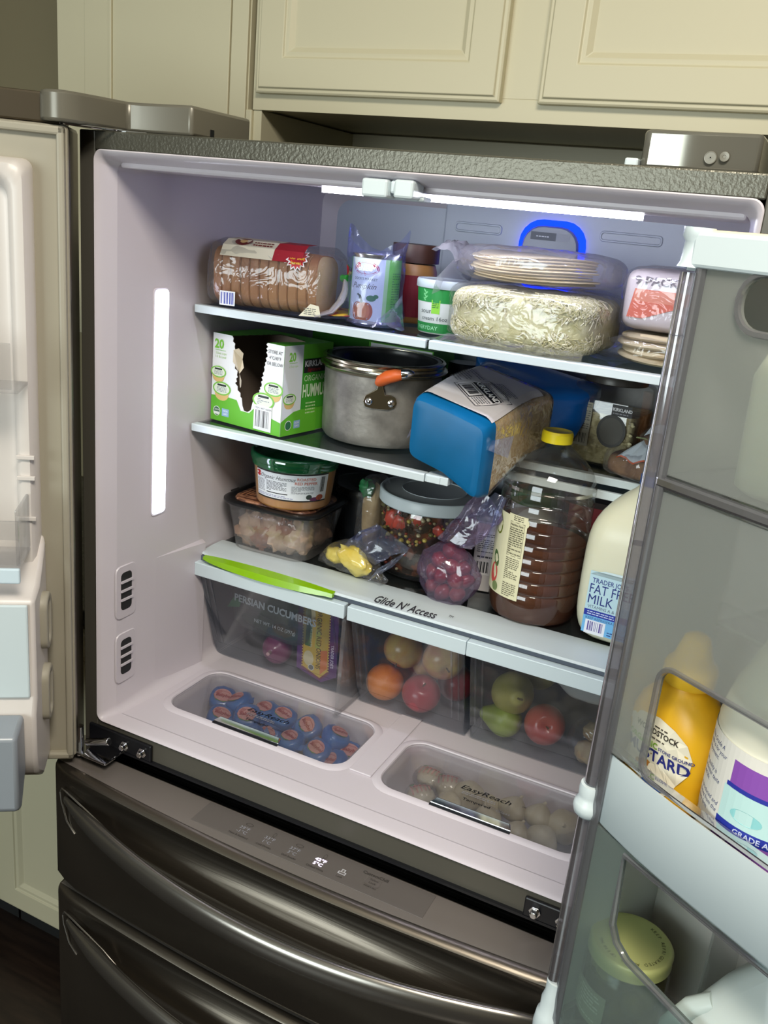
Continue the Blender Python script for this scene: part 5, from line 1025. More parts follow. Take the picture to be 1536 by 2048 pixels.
# ---------- juice bottle
t, T = TH('juice_bottle', 'large ribbed clear bottle half full of amber juice with yellow cap', 'bottle', (.6235, .3600, Z3+.0012))
rp = [(.0, .004), (.050, .002), (.062, 0), (.068, .004), (.0705, .012), (.0725, .022), (.0735, .034)]
z = .036
while z < .205:
    rp += [(.0735, z), (.0735, z+.013), (.0718, z+.0155), (.0735, z+.018)]; z += .0208
rp += [(.0735, .215), (.0720, .226), (.0670, .240), (.0580, .253), (.0465, .264), (.0350, .273), (.0255, .280), (.0205, .285), (.0195, .288), (.0195, .296)]
g = G(); g.lathe(rp, M['pet'], 56, c0=False, c1=False); g.obj('bottle_body', t, 50, T=T)
m_, t__, N_, L__ = nt('amber_juice'); tr = N_.new('ShaderNodeBsdfTransparent'); tr.inputs[0].default_value = (*lin('#bd7c48'), 1); dfz = N_.new('ShaderNodeBsdfPrincipled'); dfz.inputs['Base Color'].default_value = (*lin('#8f5028'), 1); dfz.inputs['Roughness'].default_value = .3; mx = N_.new('ShaderNodeMixShader'); mx.inputs[0].default_value = .33; L__.new(tr.outputs[0], mx.inputs[1]); L__.new(dfz.outputs[0], mx.inputs[2]); out(t__, mx.outputs[0])
lp = [(max(0, r_-.0022), max(z_, .003)) for r_, z_ in rp if z_ <= .128]+[(.071, .1285), (0, .1285)]
g = G(); g.lathe(lp, m_, 56, c0=False, c1=False); g.obj('juice', t, 50, T=T)
g = G(); n = 80; cp = [[((.0238+(.0005 if k % 2 else 0))*cos(2*PI*k/n), (.0238+(.0005 if k % 2 else 0))*sin(2*PI*k/n), z_) for k in range(n)] for z_ in (.287, .301)]; g.loft(cp, mat('yellow_cap', '#f2dc22', .35, sss=.05), True, True); g.lathe([(.0240, .301), (.0228, .3045), (.020, .3050), (.019, .3042), (0, .3042)], mat('yellow_cap_top', '#e9cf1c', .35), 48, c0=False, c1=False); g.obj('cap', t, 50, T=T)
d = Dec(cyl((0, 0, 0), .0738, rad(-94)))
d.rect(-.125, .040, -.004, .175, '#dcd8b4', 0, 24); d.ell(-.006, .168, .008, .008, '#dcd8b4', 0, 12); d.rect(-.036, .040, -.001, .178, '#e0dcb8', 1, 6)
d.rect(-.031, .112, -.005, .166, '#d4d0ac', 2, 3)
for a_ in ((-.0315, .1105, -.0045, .1112), (-.0315, .1655, -.0045, .1662), (-.0315, .1105, -.0310, .1662), (-.0050, .1105, -.0045, .1662), (-.0315, .152, -.0045, .1532), (-.0315, .136, -.0045, .1368)): d.rect(*a_, '#4a4636', 3, 2)
d.text('Nutrition Facts', -.030, .160, .0046, '#3a3628', 4, bold=.02, sx=.82); d.lines(-.030, .113, -.006, .158, 13, '#5a5644', 4, 3); d.lines(-.026, .168, -.008, .177, 3, '#5a5644', 3, 4); d.lines(-.031, .070, -.006, .108, 12, '#6a6652', 3, 5); d.lines(-.031, .043, -.006, .066, 7, '#6a6652', 3, 6)
d.ell(-.062, .155, .012, .020, '#6f7a1e', 2, 20, a=.3); d.ell(-.062, .155, .009, .017, '#dcd8b4', 3, 20, a=.3); d.ell(-.058, .070, .011, .017, '#c9504a', 2, 20); d.ell(-.056, .095, .008, .014, '#4a6a3a', 2, 16, a=.4); d.ell(-.050, .050, .008, .008, '#7a8a5a', 3, 14)
d.obj('printed_label', t, T=T)
# ---------- milk jug
t, T = TH('milk_jug', 'white gallon milk jug with blue cap and blue label beside the open right door', 'jug', (.779, .366, Z3+.0012), rad(-4))
mk = mat('milk_jug', '#dcdcc4', .35, sss=.25)
g = G(); g.loft([sqr(.052, .03, .0), sqr(.064, .03, .006), sqr(.071, .030, .030), sqr(.0735, .028, .055), sqr(.0735, .028, .155), sqr(.071, .030, .180), sqr(.062, .032, .203), sqr(.046, .03, .221), sqr(.032, .028, .233), sqr(.023, .022, .240), sqr(.0195, .0194, .246), sqr(.0195, .0194, .252)], mk, True, True, True); o = g.obj('jug_body', t, 60, T=T); sb_ = o.modifiers.new('s', 'SUBSURF'); sb_.levels = 1; sb_.render_levels = 1
g = G(); g.tube([(.0, .030, .232), (.0, .058, .228), (.0, .074, .205), (.0, .074, .150)], .0125, mk, 12, T=T); g.obj('jug_handle', t, 60)
g = G(); g.lathe([(.021, .248), (.021, .262), (.0195, .264)], mat('blue_cap', '#1f5fb8', .35), 32); g.obj('cap', t, 50, T=T)
d = Dec(lambda u, v, h: V((u, -.0742-h, v)), base=.0006)
d.rect(-.052, .020, .055, .118, '#b9d9e4', 0); d.poly([(-.052, .112), (-.046, .116), (-.030, .121), (0, .122), (.055, .122), (.055, .112)], '#cfe4ea', 0); d.text("TRADER JOE'S", -.047, .100, .0108, '#2a3a86', 2, bold=.01, sx=.82); d.text('FAT FREE', -.049, .083, .0215, '#1f2f7c', 2, sx=.78); d.text('MILK', -.049, .066, .0215, '#1f2f7c', 2, sx=.85); d.text('VITAMINS A & D', -.048, .0585, .0070, '#5a6a86', 2, sx=.95)
d.rect(-.052, .046, .055, .0560, '#1a2f9e', 2); d.lines(-.047, .0475, -.005, .0545, 2, '#c9d4f0', 3, 4); d.rect(-.052, .018, .055, .046, '#6fb4e6', 2); d.text('KEEP REFRIGERATED', -.048, .0405, .0058, '#2a4a8a', 3); d.rect(-.0475, .017, -.016, .0395, '#e6eaf4', 4); d.bars(-.0435, .022, .024, .0155, '#5a4a9a', 5, 9, 10); d.lines(-.012, .020, .02, .028, 2, '#2a4a8a', 4, 3); d.ell(.008, .062, .012, .009, '#8fc4dc', 1)
d.obj('printed_label', t, T=T)

# ================================================================== CRISPER CONTENTS
ZC = .8415
def fruit_mesh(kind):
    g = G()
    if kind == 'apple':
        def fn(p):
            r_ = math.hypot(p[0], p[1]); k = 1-.10*max(0, -p[2])*r_; lob = 1+.025*cos(5*math.atan2(p[1], p[0]))*max(0, -p[2])
            z = p[2]*.94-(.22*math.exp(-(r_/.30)**2) if p[2] > 0 else -.14*math.exp(-(r_/.22)**2))
            return V((p[0]*k*lob, p[1]*k*lob, z))
        g.ball((0, 0, 0), 1, None, 28, 22, fn)
    return g
am = {}
def apple_mat(name, red, yel, lo, hi):
    m, t_, N, L = nt(name); p = N.new('ShaderNodeBsdfPrincipled'); p.inputs['Roughness'].default_value = .28; p.inputs['Coat Weight'].default_value = .2
    n1 = noise_node(t_, 1.3, 2); n2 = noise_node(t_, 9, 3, .6, (3, 3, .4)); n3 = noise_node(t_, 40, 2)
    mx = N.new('ShaderNodeMath'); mx.operation = 'MULTIPLY_ADD'; mx.inputs[1].default_value = .35; L.new(n2.outputs['Fac'], mx.inputs[0]); L.new(n1.outputs['Fac'], mx.inputs[2])
    r_ = N.new('ShaderNodeValToRGB'); r_.color_ramp.elements[0].position = lo; r_.color_ramp.elements[1].position = hi; r_.color_ramp.elements[0].color = (*lin(yel), 1); r_.color_ramp.elements[1].color = (*lin(red), 1)
    L.new(mx.outputs[0], r_.inputs[0]); L.new(r_.outputs[0], p.inputs['Base Color']); out(t_, p.outputs[0]); return m
A_y = apple_mat('apple_skin_yellow_red', '#c0433a', '#e0bd62', .60, .76); A_r = apple_mat('apple_skin_red', '#a81f30', '#c8483c', .40, .66)
stem_m = mat('fruit_stem', '#5a4a22', .7)
def put_apple(name, lab, loc, r_, m, rot, group=None):
    t = thing(name, lab, 'apple', loc, rot=rot, group=group); T = Matrix.Translation(loc) @ t.rotation_euler.to_matrix().to_4x4() @ Matrix.Scale(r_, 4)
    def fn(p):
        q = math.hypot(p[0], p[1]); k = 1-.10*max(0, -p[2])*q; lob = 1+.02*cos(5*math.atan2(p[1], p[0]))*max(0, -p[2])
        z = p[2]*.95-(.24*math.exp(-(q/.28)**2) if p[2] > 0 else -.14*math.exp(-(q/.2)**2)); return V((p[0]*k*lob, p[1]*k*lob, z))
    g = G(); g.ball((0, 0, 0), 1, m, 30, 24, fn); g.obj('fruit', t, 60, T=T, world=True)
    g = G(); g.tube([(0, 0, .68), (.03, 0, .85), (.08, .02, .98)], [.035, .03, .045], stem_m, 8); g.obj('stem', t, 60, T=T)
    return t
put_apple('apple', 'yellow and red apple, upper left in the middle crisper drawer', (.419, .330, .9415), .0355, A_y, (rad(140), rad(10), 0))
put_apple('apple', 'yellow and red apple, upper right in the middle crisper drawer', (.4870, .350, .9350), .0370, A_y, (rad(100), rad(25), rad(40)))
put_apple('apple', 'deep red apple at the front bottom of the middle crisper drawer', (.4680, .312, .8780), .0340, A_r, (rad(28), rad(10), rad(10)))
put_apple('apple', 'red apple half hidden behind the others in the middle crisper drawer', (.4520, .385, .9020), .0350, A_y, (rad(60), 0, rad(200)))
put_apple('apple', 'dark red apple in the shadow at the back left of the middle crisper drawer', (.410, .392, .8780), .0340, A_r, (0, rad(20), 0))
put_apple('apple', 'dark red apple in the shadow at the back right of the middle crisper drawer', (.505, .385, .8780), .0340, A_r, (0, rad(-20), 0))
t = thing('orange', 'bright orange fruit at the left of the middle crisper drawer', 'orange', (.3965, .315, .8765)); om = mat('orange_peel', '#ef7a1e', .38, col2='#f58c30', nscale=8, bump=.35, bscale=420)
T = Matrix.Translation((.3965, .315, .8765)); g = G(); g.ball((0, 0, 0), (.0335, .0335, .032), om, 30, 22); g.obj('fruit', t, 60, T=T); g = G(); g.lathe([(.0028, 0), (.002, .001), (0, .0012)], mat('orange_navel', '#7a8a2a', .6), 8, c1=False, T=T @ Matrix.Rotation(rad(50), 4, 'X') @ Matrix.Translation((0, 0, .0315))); g.obj('stem_scar', t, 60)
def put_pear(lab, loc, r_, rot, m):
    t = thing('pear', lab, 'pear', loc, rot=rot); T = Matrix.Translation(loc) @ t.rotation_euler.to_matrix().to_4x4() @ Matrix.Scale(r_, 4)
    g = G(); pr = [(.02, -.86), (.18, -.93), (.45, -.90), (.80, -.62), (.97, -.25), (1.0, .05), (.92, .40), (.74, .72), (.56, .98), (.44, 1.20), (.36, 1.38), (.24, 1.50), (.06, 1.50)]
    g.lathe(pr, m, 32, T=None); o = g.obj('fruit', t, 70, T=T); sb_ = o.modifiers.new('s', 'SUBSURF'); sb_.levels = 1; sb_.render_levels = 1
    g = G(); g.tube([(0, 0, 1.46), (.04, 0, 1.68), (.12, .02, 1.86)], [.05, .045, .06], stem_m, 8); g.obj('stem', t, 60, T=T); g = G(); g.lathe([(.10, -.87), (.06, -.84), (0, -.84)], stem_m, 10, c1=False); g.obj('calyx', t, 60, T=T)
pm = mat('pear_skin', '#b3a94e', .4, col2='#c4b862', nscale=40, lo=.3, hi=.7, bump=.05); pg = mat('pear_skin_green', '#9fae3c', .38, col2='#8a9a30', nscale=40)
put_pear('yellow green pear with its base facing out, upper left in the right crisper drawer', (.6215, .336, .9190), .0365, (rad(70), 0, rad(25)), pm)
put_pear('green pear lying on its side at the bottom of the right crisper drawer', (.6180, .325, .8725), .0300, (0, rad(-92), rad(-6)), pg)
put_pear('pale green pear deep behind the other fruit in the right crisper drawer', (.640, .420, .930), .0340, (rad(30), rad(60), 0), pm)
put_apple('apple', 'red apple at the centre of the right crisper drawer', (.6850, .326, .8860), .0340, apple_mat('apple_skin_soft_red', '#b83a3c', '#cf6a50', .45, .8), (rad(60), rad(40), rad(0)))
t, T = TH('white_plastic_bag', 'crumpled white plastic bag hanging over the fruit in the right crisper drawer', 'bag', (.765, .400, .975))
g = bagmesh(superbag((-.012, -.01, .008), (.088, .085, .042), .8, .8), 40, 22, mat('white_bag', '#b9bab4', .35, sss=.1, bump=.3, bscale=30), .006, 26, 70, T=None, c0=True, c1=True); g.obj('bag_body', t, 30, T=T)
t, T = TH('bread_bag_small', 'clear bag with pale bread pieces at the right bottom of the right crisper drawer', 'bread', (.775, .335, ZC+.0015))
for k, (x, y, z, a, b, c) in enumerate(((-.010, -.012, .020, .024, .016, .018), (.020, .0, .022, .022, .018, .018), (-.004, .0, .052, .024, .018, .014))):
    g = G(); blob(g, (x, y, z), (a, b, c), mat('pale_bread', '#cdb78c', .6, col2='#b08a5c', nscale=40), k+20, .2, e=.8); g.obj('bread_piece', t, 60, T=T)
g = bagmesh(superbag((0, 0, .037), (.050, .030, .036), .7, .7), 30, 18, M['film'], .003, 40, 72, c0=True, c1=True); g.obj('plastic_bag', t, 25, T=T)
# left drawer
t, T = TH('cucumber_bag', 'clear bag of cucumbers with white lettering in the left crisper drawer', 'bag', (.160, .322, ZC+.052), rad(-3))
cm = mat('cucumber_skin', '#2f4a34', .45, col2='#41604a', nscale=30, bump=.3, bscale=50)
for k in range(4):
    g = G(); g.tube([(-.075+.018*i, .002*sin(i+k)+.008*(k % 2), .018+.025*k+.002*sin(i*.8)) for i in range(9)], [.004, .012, .0145, .015, .015, .015, .0145, .012, .004], cm, 14, T=T); g.obj('cucumber', t, 60)
g = bagmesh(superbag((0, 0, .057), (.092, .028, .056), .5, .5), 46, 22, clear('cucumber_film', '#d8e2dc', .22, '#74827c', .15, .14, .2, 16, .3), .002, 30, 80, c0=True, c1=True); g.obj('plastic_bag', t, 25, T=T)
d = Dec(lambda u, v, h: V((u, -.0315-h, v)), base=.0006)
d.text('PERSIAN CUCUMBERS', -.072, .063, .0195, '#c2cbce', 1, bold=.03, sx=.95); d.text('NET WT. 14 OZ (397g)', -.025, .033, .0098, '#b4bec0', 1, bold=.01, sx=.95); d.poly([(-.088, .045), (-.060, .052), (-.056, .066), (-.074, .068)], '#2f7a4c', 0); d.obj('printed_lettering', t, T=T)
pm_ = mat('onion_skin', '#7a2358', .28, col2='#9a3a70', nscale=12, nsc=(1, 1, .2), coat=.4)
on_t = None
def put_onion(lab, loc, r_):
    t = thing('red_onion', lab, 'onion', loc, rot=(rad(80), rad(20), 0)); T = Matrix.Translation(loc) @ t.rotation_euler.to_matrix().to_4x4() @ Matrix.Scale(r_, 4)
    g = G(); g.ball((0, 0, 0), 1, pm_, 28, 20, lambda p: V((p[0], p[1], p[2]*.86+.25*max(0, p[2]-.8)*4))); g.obj('bulb', t, 60, T=T); g = G(); g.tube([(0, 0, .98), (.02, 0, 1.2), (.06, 0, 1.4)], [.16, .09, .12], mat('onion_tip', '#a8848a', .7), 8); g.obj('dry_tip', t, 60, T=T)
put_onion('purple red onion below the cucumber bag in the left crisper drawer', (.172, .316, .8735), .0290)
put_onion('red onion in the shadow behind the onion bag label, left crisper drawer', (.235, .380, .8800), .0350)
t, T = TH('onion_bag', 'purple bag of red onions with a yellow pointed label in the left crisper drawer', 'bag', (.268, .325, ZC+.0015), rad(2))
g = bagmesh(superbag((.010, .004, .070), (.052, .022, .069), .5, .5), 36, 24, clear('purple_net', '#7a5a7c', .55, '#3f1f48', .15, .2, .2, 20, .3), .002, 34, 84, c0=True, c1=True); g.obj('plastic_bag', t, 25, T=T)
TL = T @ Matrix.Translation((-.008, -.0235, .003)) @ Matrix.Rotation(rad(-2), 4, 'Y')
d = Dec(lambda u, v, h: TL @ V((u, -h, v)), base=.0006)
def pent(a, b, z0, zt, tip): return [(a, tip+z0), ((a+b)/2+.010, z0), (b, tip+z0), (b, zt), (a, zt)]
d.poly(pent(-.036, .046, -.004, .150, .018), '#5b1f6e', 0); d.poly(pent(-.026, .030, 0, .150, .016), '#7a2440', 1); d.poly(pent(-.0235, .0275, .004, .148, .016), '#d8b03c', 2)
for k in range(24):
    for u in (-.0248, .0288): d.ell(u, .021+k*.0054, .0011, .0014, '#f0d870', 3, 6)
d.ell(-.011, .125, .0105, .0145, '#e2cfa4', 3, 20); d.ell(-.012, .038, .0105, .0150, '#e0cda4', 3, 20); d.poly([(-.020, .062), (-.008, .062), (-.006, .108), (-.018, .108)], '#3f6a34', 3); d.text('NET WT. 32 OZ (2 LB) 907g', -.0095, .105, .0060, '#e8ecd0', 4, rot=-PI/2, sx=.62)
d.text('ORGANIC RED ONIONS', .0035, .138, .0135, '#5a3a1c', 4, rot=-PI/2, bold=.01, sx=.80); d.poly([(.012, .010), (.026, .026), (.026, .062), (.012, .058)], '#e07a3a', 3); d.poly([(.000, .062), (.010, .062), (.011, .12), (.003, .12)], '#b8b84a', 3); d.ell(-.006, .021, .0062, .0062, '#e8e4e0', 5, 16); d.ell(-.006, .021, .0050, .0050, '#6a6a66', 6, 16); d.text("TRADER JOE'S", .033, .075, .0082, '#e8d8ec', 3, rot=-PI/2, bold=.02, sx=.9)
d.obj('printed_label', t)

# ================================================================== FLOOR BIN CONTENTS
bw_ = mat('blue_wrapper', '#2c64b0', .3, col2='#3b7cc8', nscale=18, bump=.5, bscale=40, coat=.3)
rw_ = mat('red_wax', '#c05a58', .35)
def cheese_proto():
    g = G(); 
    def fn(p):
        q = V((sq(p[0], .8), sq(p[1], .8), sq(p[2], .5)*.62)); return q*(1+.07*noise.noise(V(p)*4))
    g.ball((0, 0, 0), .0235, bw_, 22, 14, fn)
    for s_ in (1, -1): g.add([], [], bw_)
    g.loft([[(.020, y, z) for y, z in ((-.006, -.002), (0, .003), (.006, -.001))], [(.030, y, z) for y, z in ((-.010, .004), (0, -.003), (.010, .003))]], bw_, False)
    d = Dec(lambda u, v, h: V((u, v, .0166+h-(u*u+v*v)*9)))
    d.ell(0, 0, .0160, .0125, '#d99a96', 0, 18); d.poly([(-.017, -.002), (-.012, -.010), (.012, -.010), (.017, .002), (.008, .008), (-.010, .009)], '#c4706c', 1); d.text('Babybel', -.0125, -.004, .0088, '#a8242c', 2, bold=.02, shear=.2); d.poly([(-.016, -.006), (-.010, -.012), (.004, -.014), (.010, -.011)], '#4f9a50', 1)
    return g, d
ct = thing('wrapped_cheese', 'small round cheese in blue and red wrapper inside the left floor bin', 'cheese', (0, 0, 0), group='wrapped cheeses in the left floor bin')
gg, dd = cheese_proto(); cw = gg.obj('wrapper', ct, 50, world=False); cl_ = dd.g.obj('printed_label', ct, 0, world=False)
cpos = []
for px, py, z in ((455, 1398, .808), (508, 1398, .808), (440, 1436, .800), (500, 1428, .806), (550, 1432, .806), (515, 1476, .792), (590, 1425, .808), (618, 1458, .806), (660, 1462, .806), (700, 1478, .804), (582, 1484, .800), (640, 1504, .796), (688, 1500, .798), (556, 1460, .794), (612, 1440, .796), (535, 1405, .804), (470, 1462, .790), (725, 1470, .80)):
    p = at(px, py, 2, z); p.y = min(max(p.y, W1[2]+.038), W1[3]-.036); p.x = min(max(p.x, W1[0]+.045), W1[1]-.038); cpos.append(p)
for _ in range(60):   # settle: push apart those that overlap
    for i in range(len(cpos)):
        for j in range(i):
            dv_ = cpos[i]-cpos[j]; l_ = dv_.length
            if l_ < .036: dv_ = (dv_.normalized() if l_ > 1e-5 else V((1, 0, 0)))*(.036-l_)*.5; cpos[i] += dv_; cpos[j] -= dv_
        c = cpos[i]; c.x = min(max(c.x, W1[0]+.045), W1[1]-.040); c.y = min(max(c.y, W1[2]+.040), W1[3]-.038); c.z = min(max(c.z, .788), .8115)
ORD = ['leftmost', 'second from left', 'third from left', 'fourth from left', 'fifth from left', 'sixth from left', 'seventh from left', 'eighth from left', 'ninth from left']
def row_labels(ps, start, end, nrow):
    o = sorted(range(len(ps)), key=lambda i: -ps[i].y); L_ = {}; per = math.ceil(len(ps)/nrow); names = ['back row', 'middle row', 'front row'] if nrow == 3 else ['back row', 'front row']
    for r in range(nrow):
        for k, i in enumerate(sorted(o[r*per:(r+1)*per], key=lambda i: ps[i].x)): L_[i] = start+', '+ORD[k]+' in the '+names[r]+' '+end
    return L_
cl_lab = row_labels(cpos, 'blue wrapped round cheese', 'of the left floor bin', 3)
rr_ = random.Random(12)
for i, p in enumerate(cpos):
    if i == 0: o = ct
    else:
        o = ct.copy(); COL.objects.link(o)
        for ch_ in (cw, cl_): c2 = ch_.copy(); COL.objects.link(c2); c2.parent = o
    o['label'] = cl_lab[i]
    o.location = p; q = (CP-p).normalized(); tilt = q.to_track_quat('Z', 'Y').to_euler(); o.rotation_euler = (rr_.uniform(.1, .9), rr_.uniform(-.45, .45), rr_.uniform(-.6, .9))
gm_ = mat('garlic_skin', '#d3cbb4', .5, col2='#c2b79a', nscale=14, nsc=(3, 3, .5), bump=.15, bscale=60)
def garlic_fn(p):
    a = math.atan2(p[1], p[0]); r_ = math.hypot(p[0], p[1]); lob = 1+.07*abs(sin(a*3))*(1-abs(p[2])); z = p[2]*.72
    if p[2] > .55: k = (p[2]-.55)/.45; z += .28*k*k
    return V((p[0]*lob, p[1]*lob, z))
gt = thing('garlic_bulb', 'cream coloured lobed bulb inside the right floor bin', 'garlic', (0, 0, 0), group='cream bulbs in the right floor bin')
g = G(); g.ball((0, 0, 0), .0255, gm_, 30, 18, garlic_fn); gb_ = g.obj('bulb', gt, 60, world=False)
g = G(); g.tube([(0, 0, .0225), (.001, 0, .026), (.003, .001, .029)], [.0045, .003, .003], gm_, 8); gs_ = g.obj('dry_stem', gt, 60, world=False)
gpos = []
for px, py, z in ((905, 1608, .800), (958, 1600, .800), (985, 1625, .800), (1030, 1592, .804), (1028, 1636, .798), (1080, 1612, .808), (1108, 1628, .806), (1085, 1672, .798), (945, 1575, .798), (1000, 1580, .800)):
    p = at(px, py, 2, z); gpos.append(p)
for _ in range(60):
    for i in range(len(gpos)):
        for j in range(i):
            dv_ = gpos[i]-gpos[j]; l_ = dv_.length
            if l_ < .040: dv_ = dv_.normalized()*(.040-l_)*.5; gpos[i] += dv_; gpos[j] -= dv_
        c = gpos[i]; c.x = min(max(c.x, W2[0]+.085), W2[1]-.045); c.y = min(max(c.y, W2[2]+.044), W2[3]-.044); c.z = min(max(c.z, .790), .8065)
gl_lab = row_labels(gpos, 'cream garlic bulb', 'of the right floor bin', 2)
for i, p in enumerate(gpos):
    if i == 0: o = gt
    else:
        o = gt.copy(); COL.objects.link(o)
        for ch_ in (gb_, gs_): c2 = ch_.copy(); COL.objects.link(c2); c2.parent = o
    o['label'] = gl_lab[i]
    o.location = p; o.rotation_euler = (rr_.uniform(-1.2, .9), rr_.uniform(-1.2, 1.2), rr_.uniform(0, 6)); s_ = rr_.uniform(.80, .98); o.scale = (s_, s_, s_)
for i, (px, py, z, lab) in enumerate(((862, 1556, .803, 'round cheese in pink and green printed clear wrapper, back left in the right floor bin'), (905, 1562, .801, 'round cheese in pink printed clear wrapper, second from the left in the right floor bin'), (842, 1592, .798, 'round cheese in pink printed wrapper, front left corner of the right floor bin'), (1140, 1655, .800, 'round cheese in pink printed wrapper at the right end of the right floor bin'))):
    p = at(px, py, 2, z); p.y = min(max(p.y, W2[2]+.045), W2[3]-.040); p.x = max(p.x, W2[0]+.042)
    t, T = TH('wrapped_mozzarella', lab, 'cheese', tuple(p), rad(20*i))
    g = G(); g.ball((0, 0, 0), (.0225, .0195, .0145), mat('mozzarella', '#dcd4be', .45, sss=.1), 22, 14); g.obj('cheese', t, 60, T=T)
    g = bagmesh(superbag((0, 0, 0), (.0275, .0225, .0175), .8, .8), 26, 14, M['film'], .002, 60, 90+i, c0=True, c1=True); g.obj('wrapper', t, 25, T=T)
    d = Dec(lambda u, v, h: V((u, v, .0168+h-(u*u*14+v*v*20)*.8)), base=.0008); 
    for q in range(5): d.rect(-.018+.007*q, -.012+.001*q, -.0155+.007*q, .012-.002*q, '#e0a8a0', 0, 1, 3)
    d.lines(-.014, .000, .014, .007, 1, '#b85a5a', 1, 3); d.ell(-.014, .010, .004, .003, '#5a9a5a', 1, 8); d.obj('printed_label', t, T=T)

# ================================================================== RIGHT DOOR BASKET CONTENTS
RZ = math.atan2(-.53, .85)
def DT(name, lab, cat, s, tt, z):
    p = RC+RD*s+RN*tt; p.z = z; return TH(name, lab, cat, tuple(p), RZ)
t, T = DT('mustard_bottle', 'yellow squeeze bottle of stone ground mustard in the right door basket', 'bottle', .051, -.046, 1.1600); T = T @ Matrix.Diagonal((1.12, 1.1, 1.0, 1))
mus = mat('mustard_yellow', '#e2ac1c', .4, sss=.1)
def el(rx, ry, z, n=44, e=.75): return [(rx*sq(cos(2*PI*k/n), e), ry*sq(sin(2*PI*k/n), e), z) for k in range(n)]
g = G(); g.loft([el(.034, .022, 0), el(.039, .026, .004), el(.0405, .027, .018), el(.0365, .0245, .034), el(.0365, .0245, .040), el(.040, .027, .062), el(.0395, .027, .080), el(.034, .025, .096), el(.024, .021, .108), el(.0175, .0175, .115, e=1), el(.0165, .0165, .121, e=1)], mus, True, True, True); o = g.obj('bottle_body', t, 60, T=T)
g = G(); g.lathe([(.0205, .118), (.0215, .120), (.0215, .134), (.0200, .138), (.0165, .141), (.0140, .150), (.0120, .157), (.0105, .163), (.007, .166), (0, .167)], mat('mustard_cap', '#e6b62c', .4), 32, c1=False); g.obj('cap', t, 50, T=T)
def msf(u, v, h):
    w_ = np.interp(v, [.018, .034, .040, .062, .080, .096], [.0405, .0365, .0365, .040, .0395, .034]); dp = np.interp(v, [.018, .034, .040, .062, .080, .096], [.027, .0245, .0245, .027, .027, .025])
    k = min(abs(u)/w_, .995); yy = dp*(1-k**(2/.75))**(.75/2); return V((u, -yy-h-.0004, v))
d = Dec(msf, base=.0003)
pts = [(-.034, .020), (-.010, .010), (.016, .012), (.022, .022), (.0245, .030), (.031, .044), (.033, .060), (.028, .074), (.016, .083), (0, .087), (-.018, .084), (-.032, .074), (-.036, .055), (-.035, .040)]
cen = (-.002, .048); 
rings = [[msf(cen[0]+(x-cen[0])*k, cen[1]+(z-cen[1])*k, .0006) for x, z in pts] for k in (1, .75, .5, .25, .02)]
d.g.loft(rings, flat('#e6dfca'), True)
d.lines(-.012, .0762, .012, .0792, 1, '#4a4238', 4, 3); d.text('WOODSTOCK', .0, .0695, .0078, '#3a342c', 4, align=.5, bold=.03, sx=.82); d.lines(-.010, .0640, .010, .0672, 1, '#5a5248', 4, 7)
d.text('ORGANIC', -.0285, .0555, .0088, '#7fae36', 4, bold=.03, sx=.80); d.text('STONE GROUND', .0045, .0560, .0048, '#2a2f7a', 4, bold=.02, sx=.80); d.text('MUSTARD', -.0290, .0420, .0170, '#232a78', 4, bold=.025, sx=.80)
d.ell(-.006, .0345, .0062, .0050, '#a8702f', 3, 14); d.ell(-.013, .0330, .0040, .0034, '#b8863f', 3, 12); d.poly([(-.002, .036), (.014, .036), (.020, .026), (.006, .022)], '#b0a898', 3); d.ell(.006, .0225, .0125, .0062, '#2f5aa8', 5, 22); d.text('Non-GMO', .006, .0205, .0052, '#dfe6f2', 6, align=.5, shear=.3, bold=.02); d.ell(.0185, .0235, .0034, .0034, '#8a3a2c', 4, 10)
d.obj('printed_label', t, T=T)
t, T = DT('half_and_half_bottle', 'white dairy bottle with purple and blue label in the right door basket', 'bottle', .148, -.064, 1.1605)
wb = mat('dairy_white', '#dfddcc', .4, sss=.2)
g = G(); g.lathe([(.052, 0), (.058, .004), (.060, .012), (.060, .024), (.059, .026), (.060, .028), (.060, .112), (.059, .114), (.060, .118), (.052, .150), (.038, .185), (.026, .212), (.019, .226), (.019, .236)], wb, 56); g.obj('bottle_body', t, 50, T=T)
g = G(); g.lathe([(.021, .232), (.021, .248), (.019, .250)], mat('purple_cap', '#6a4a9a', .4), 32); g.obj('cap', t, 50, T=T)
d = Dec(cyl((0, 0, 0), .0604, rad(-98))); d.rect(-.075, .029, .080, .111, '#e2e0da', 0, 30)
for q, s_ in enumerate(('This Grade A', 'milk is for your', 'enjoyment.', '', 'Its quality is', 'unsimilar taste', 'and life.', '', 'is produced and', 'comes from the', 'dairy farm')): d.text(s_, -.044, .099-.0062*q, .0062, '#3a447a', 1, shear=.25, sx=.9)
d.rect(-.0005, .078, .060, .100, '#8a4fb0', 1, 10); d.rect(-.003, .075, .060, .079, '#2a34a0', 2, 10); d.rect(-.005, .043, .060, .075, '#bfe2e2', 1, 10); d.ell(.020, .055, .014, .006, '#8fd0d4', 2); d.rect(-.006, .035, .060, .044, '#20309c', 2, 10); d.text('GRADE A', .012, .037, .0072, '#c9d2f0', 3, bold=.02); d.rect(-.008, .006, .060, .035, '#8a55ac', 2, 10); d.poly([(.006, .022), (.012, .022), (.009, .016)], '#f0e8f4', 3); d.poly([(.017, .024), (.022, .024), (.0195, .014)], '#f0e8f4', 3); d.text('A', .027, .014, .012, '#f0e8f4', 3, bold=.02); d.ell(.006, .028, .003, .003, '#f0e8f4', 3, 8)
d.obj('printed_label', t, T=T)
t, T = DT('milk_jug', 'cream coloured jug in the top of the right door basket behind frosted plastic', 'jug', .118, -.066, 1.4695)
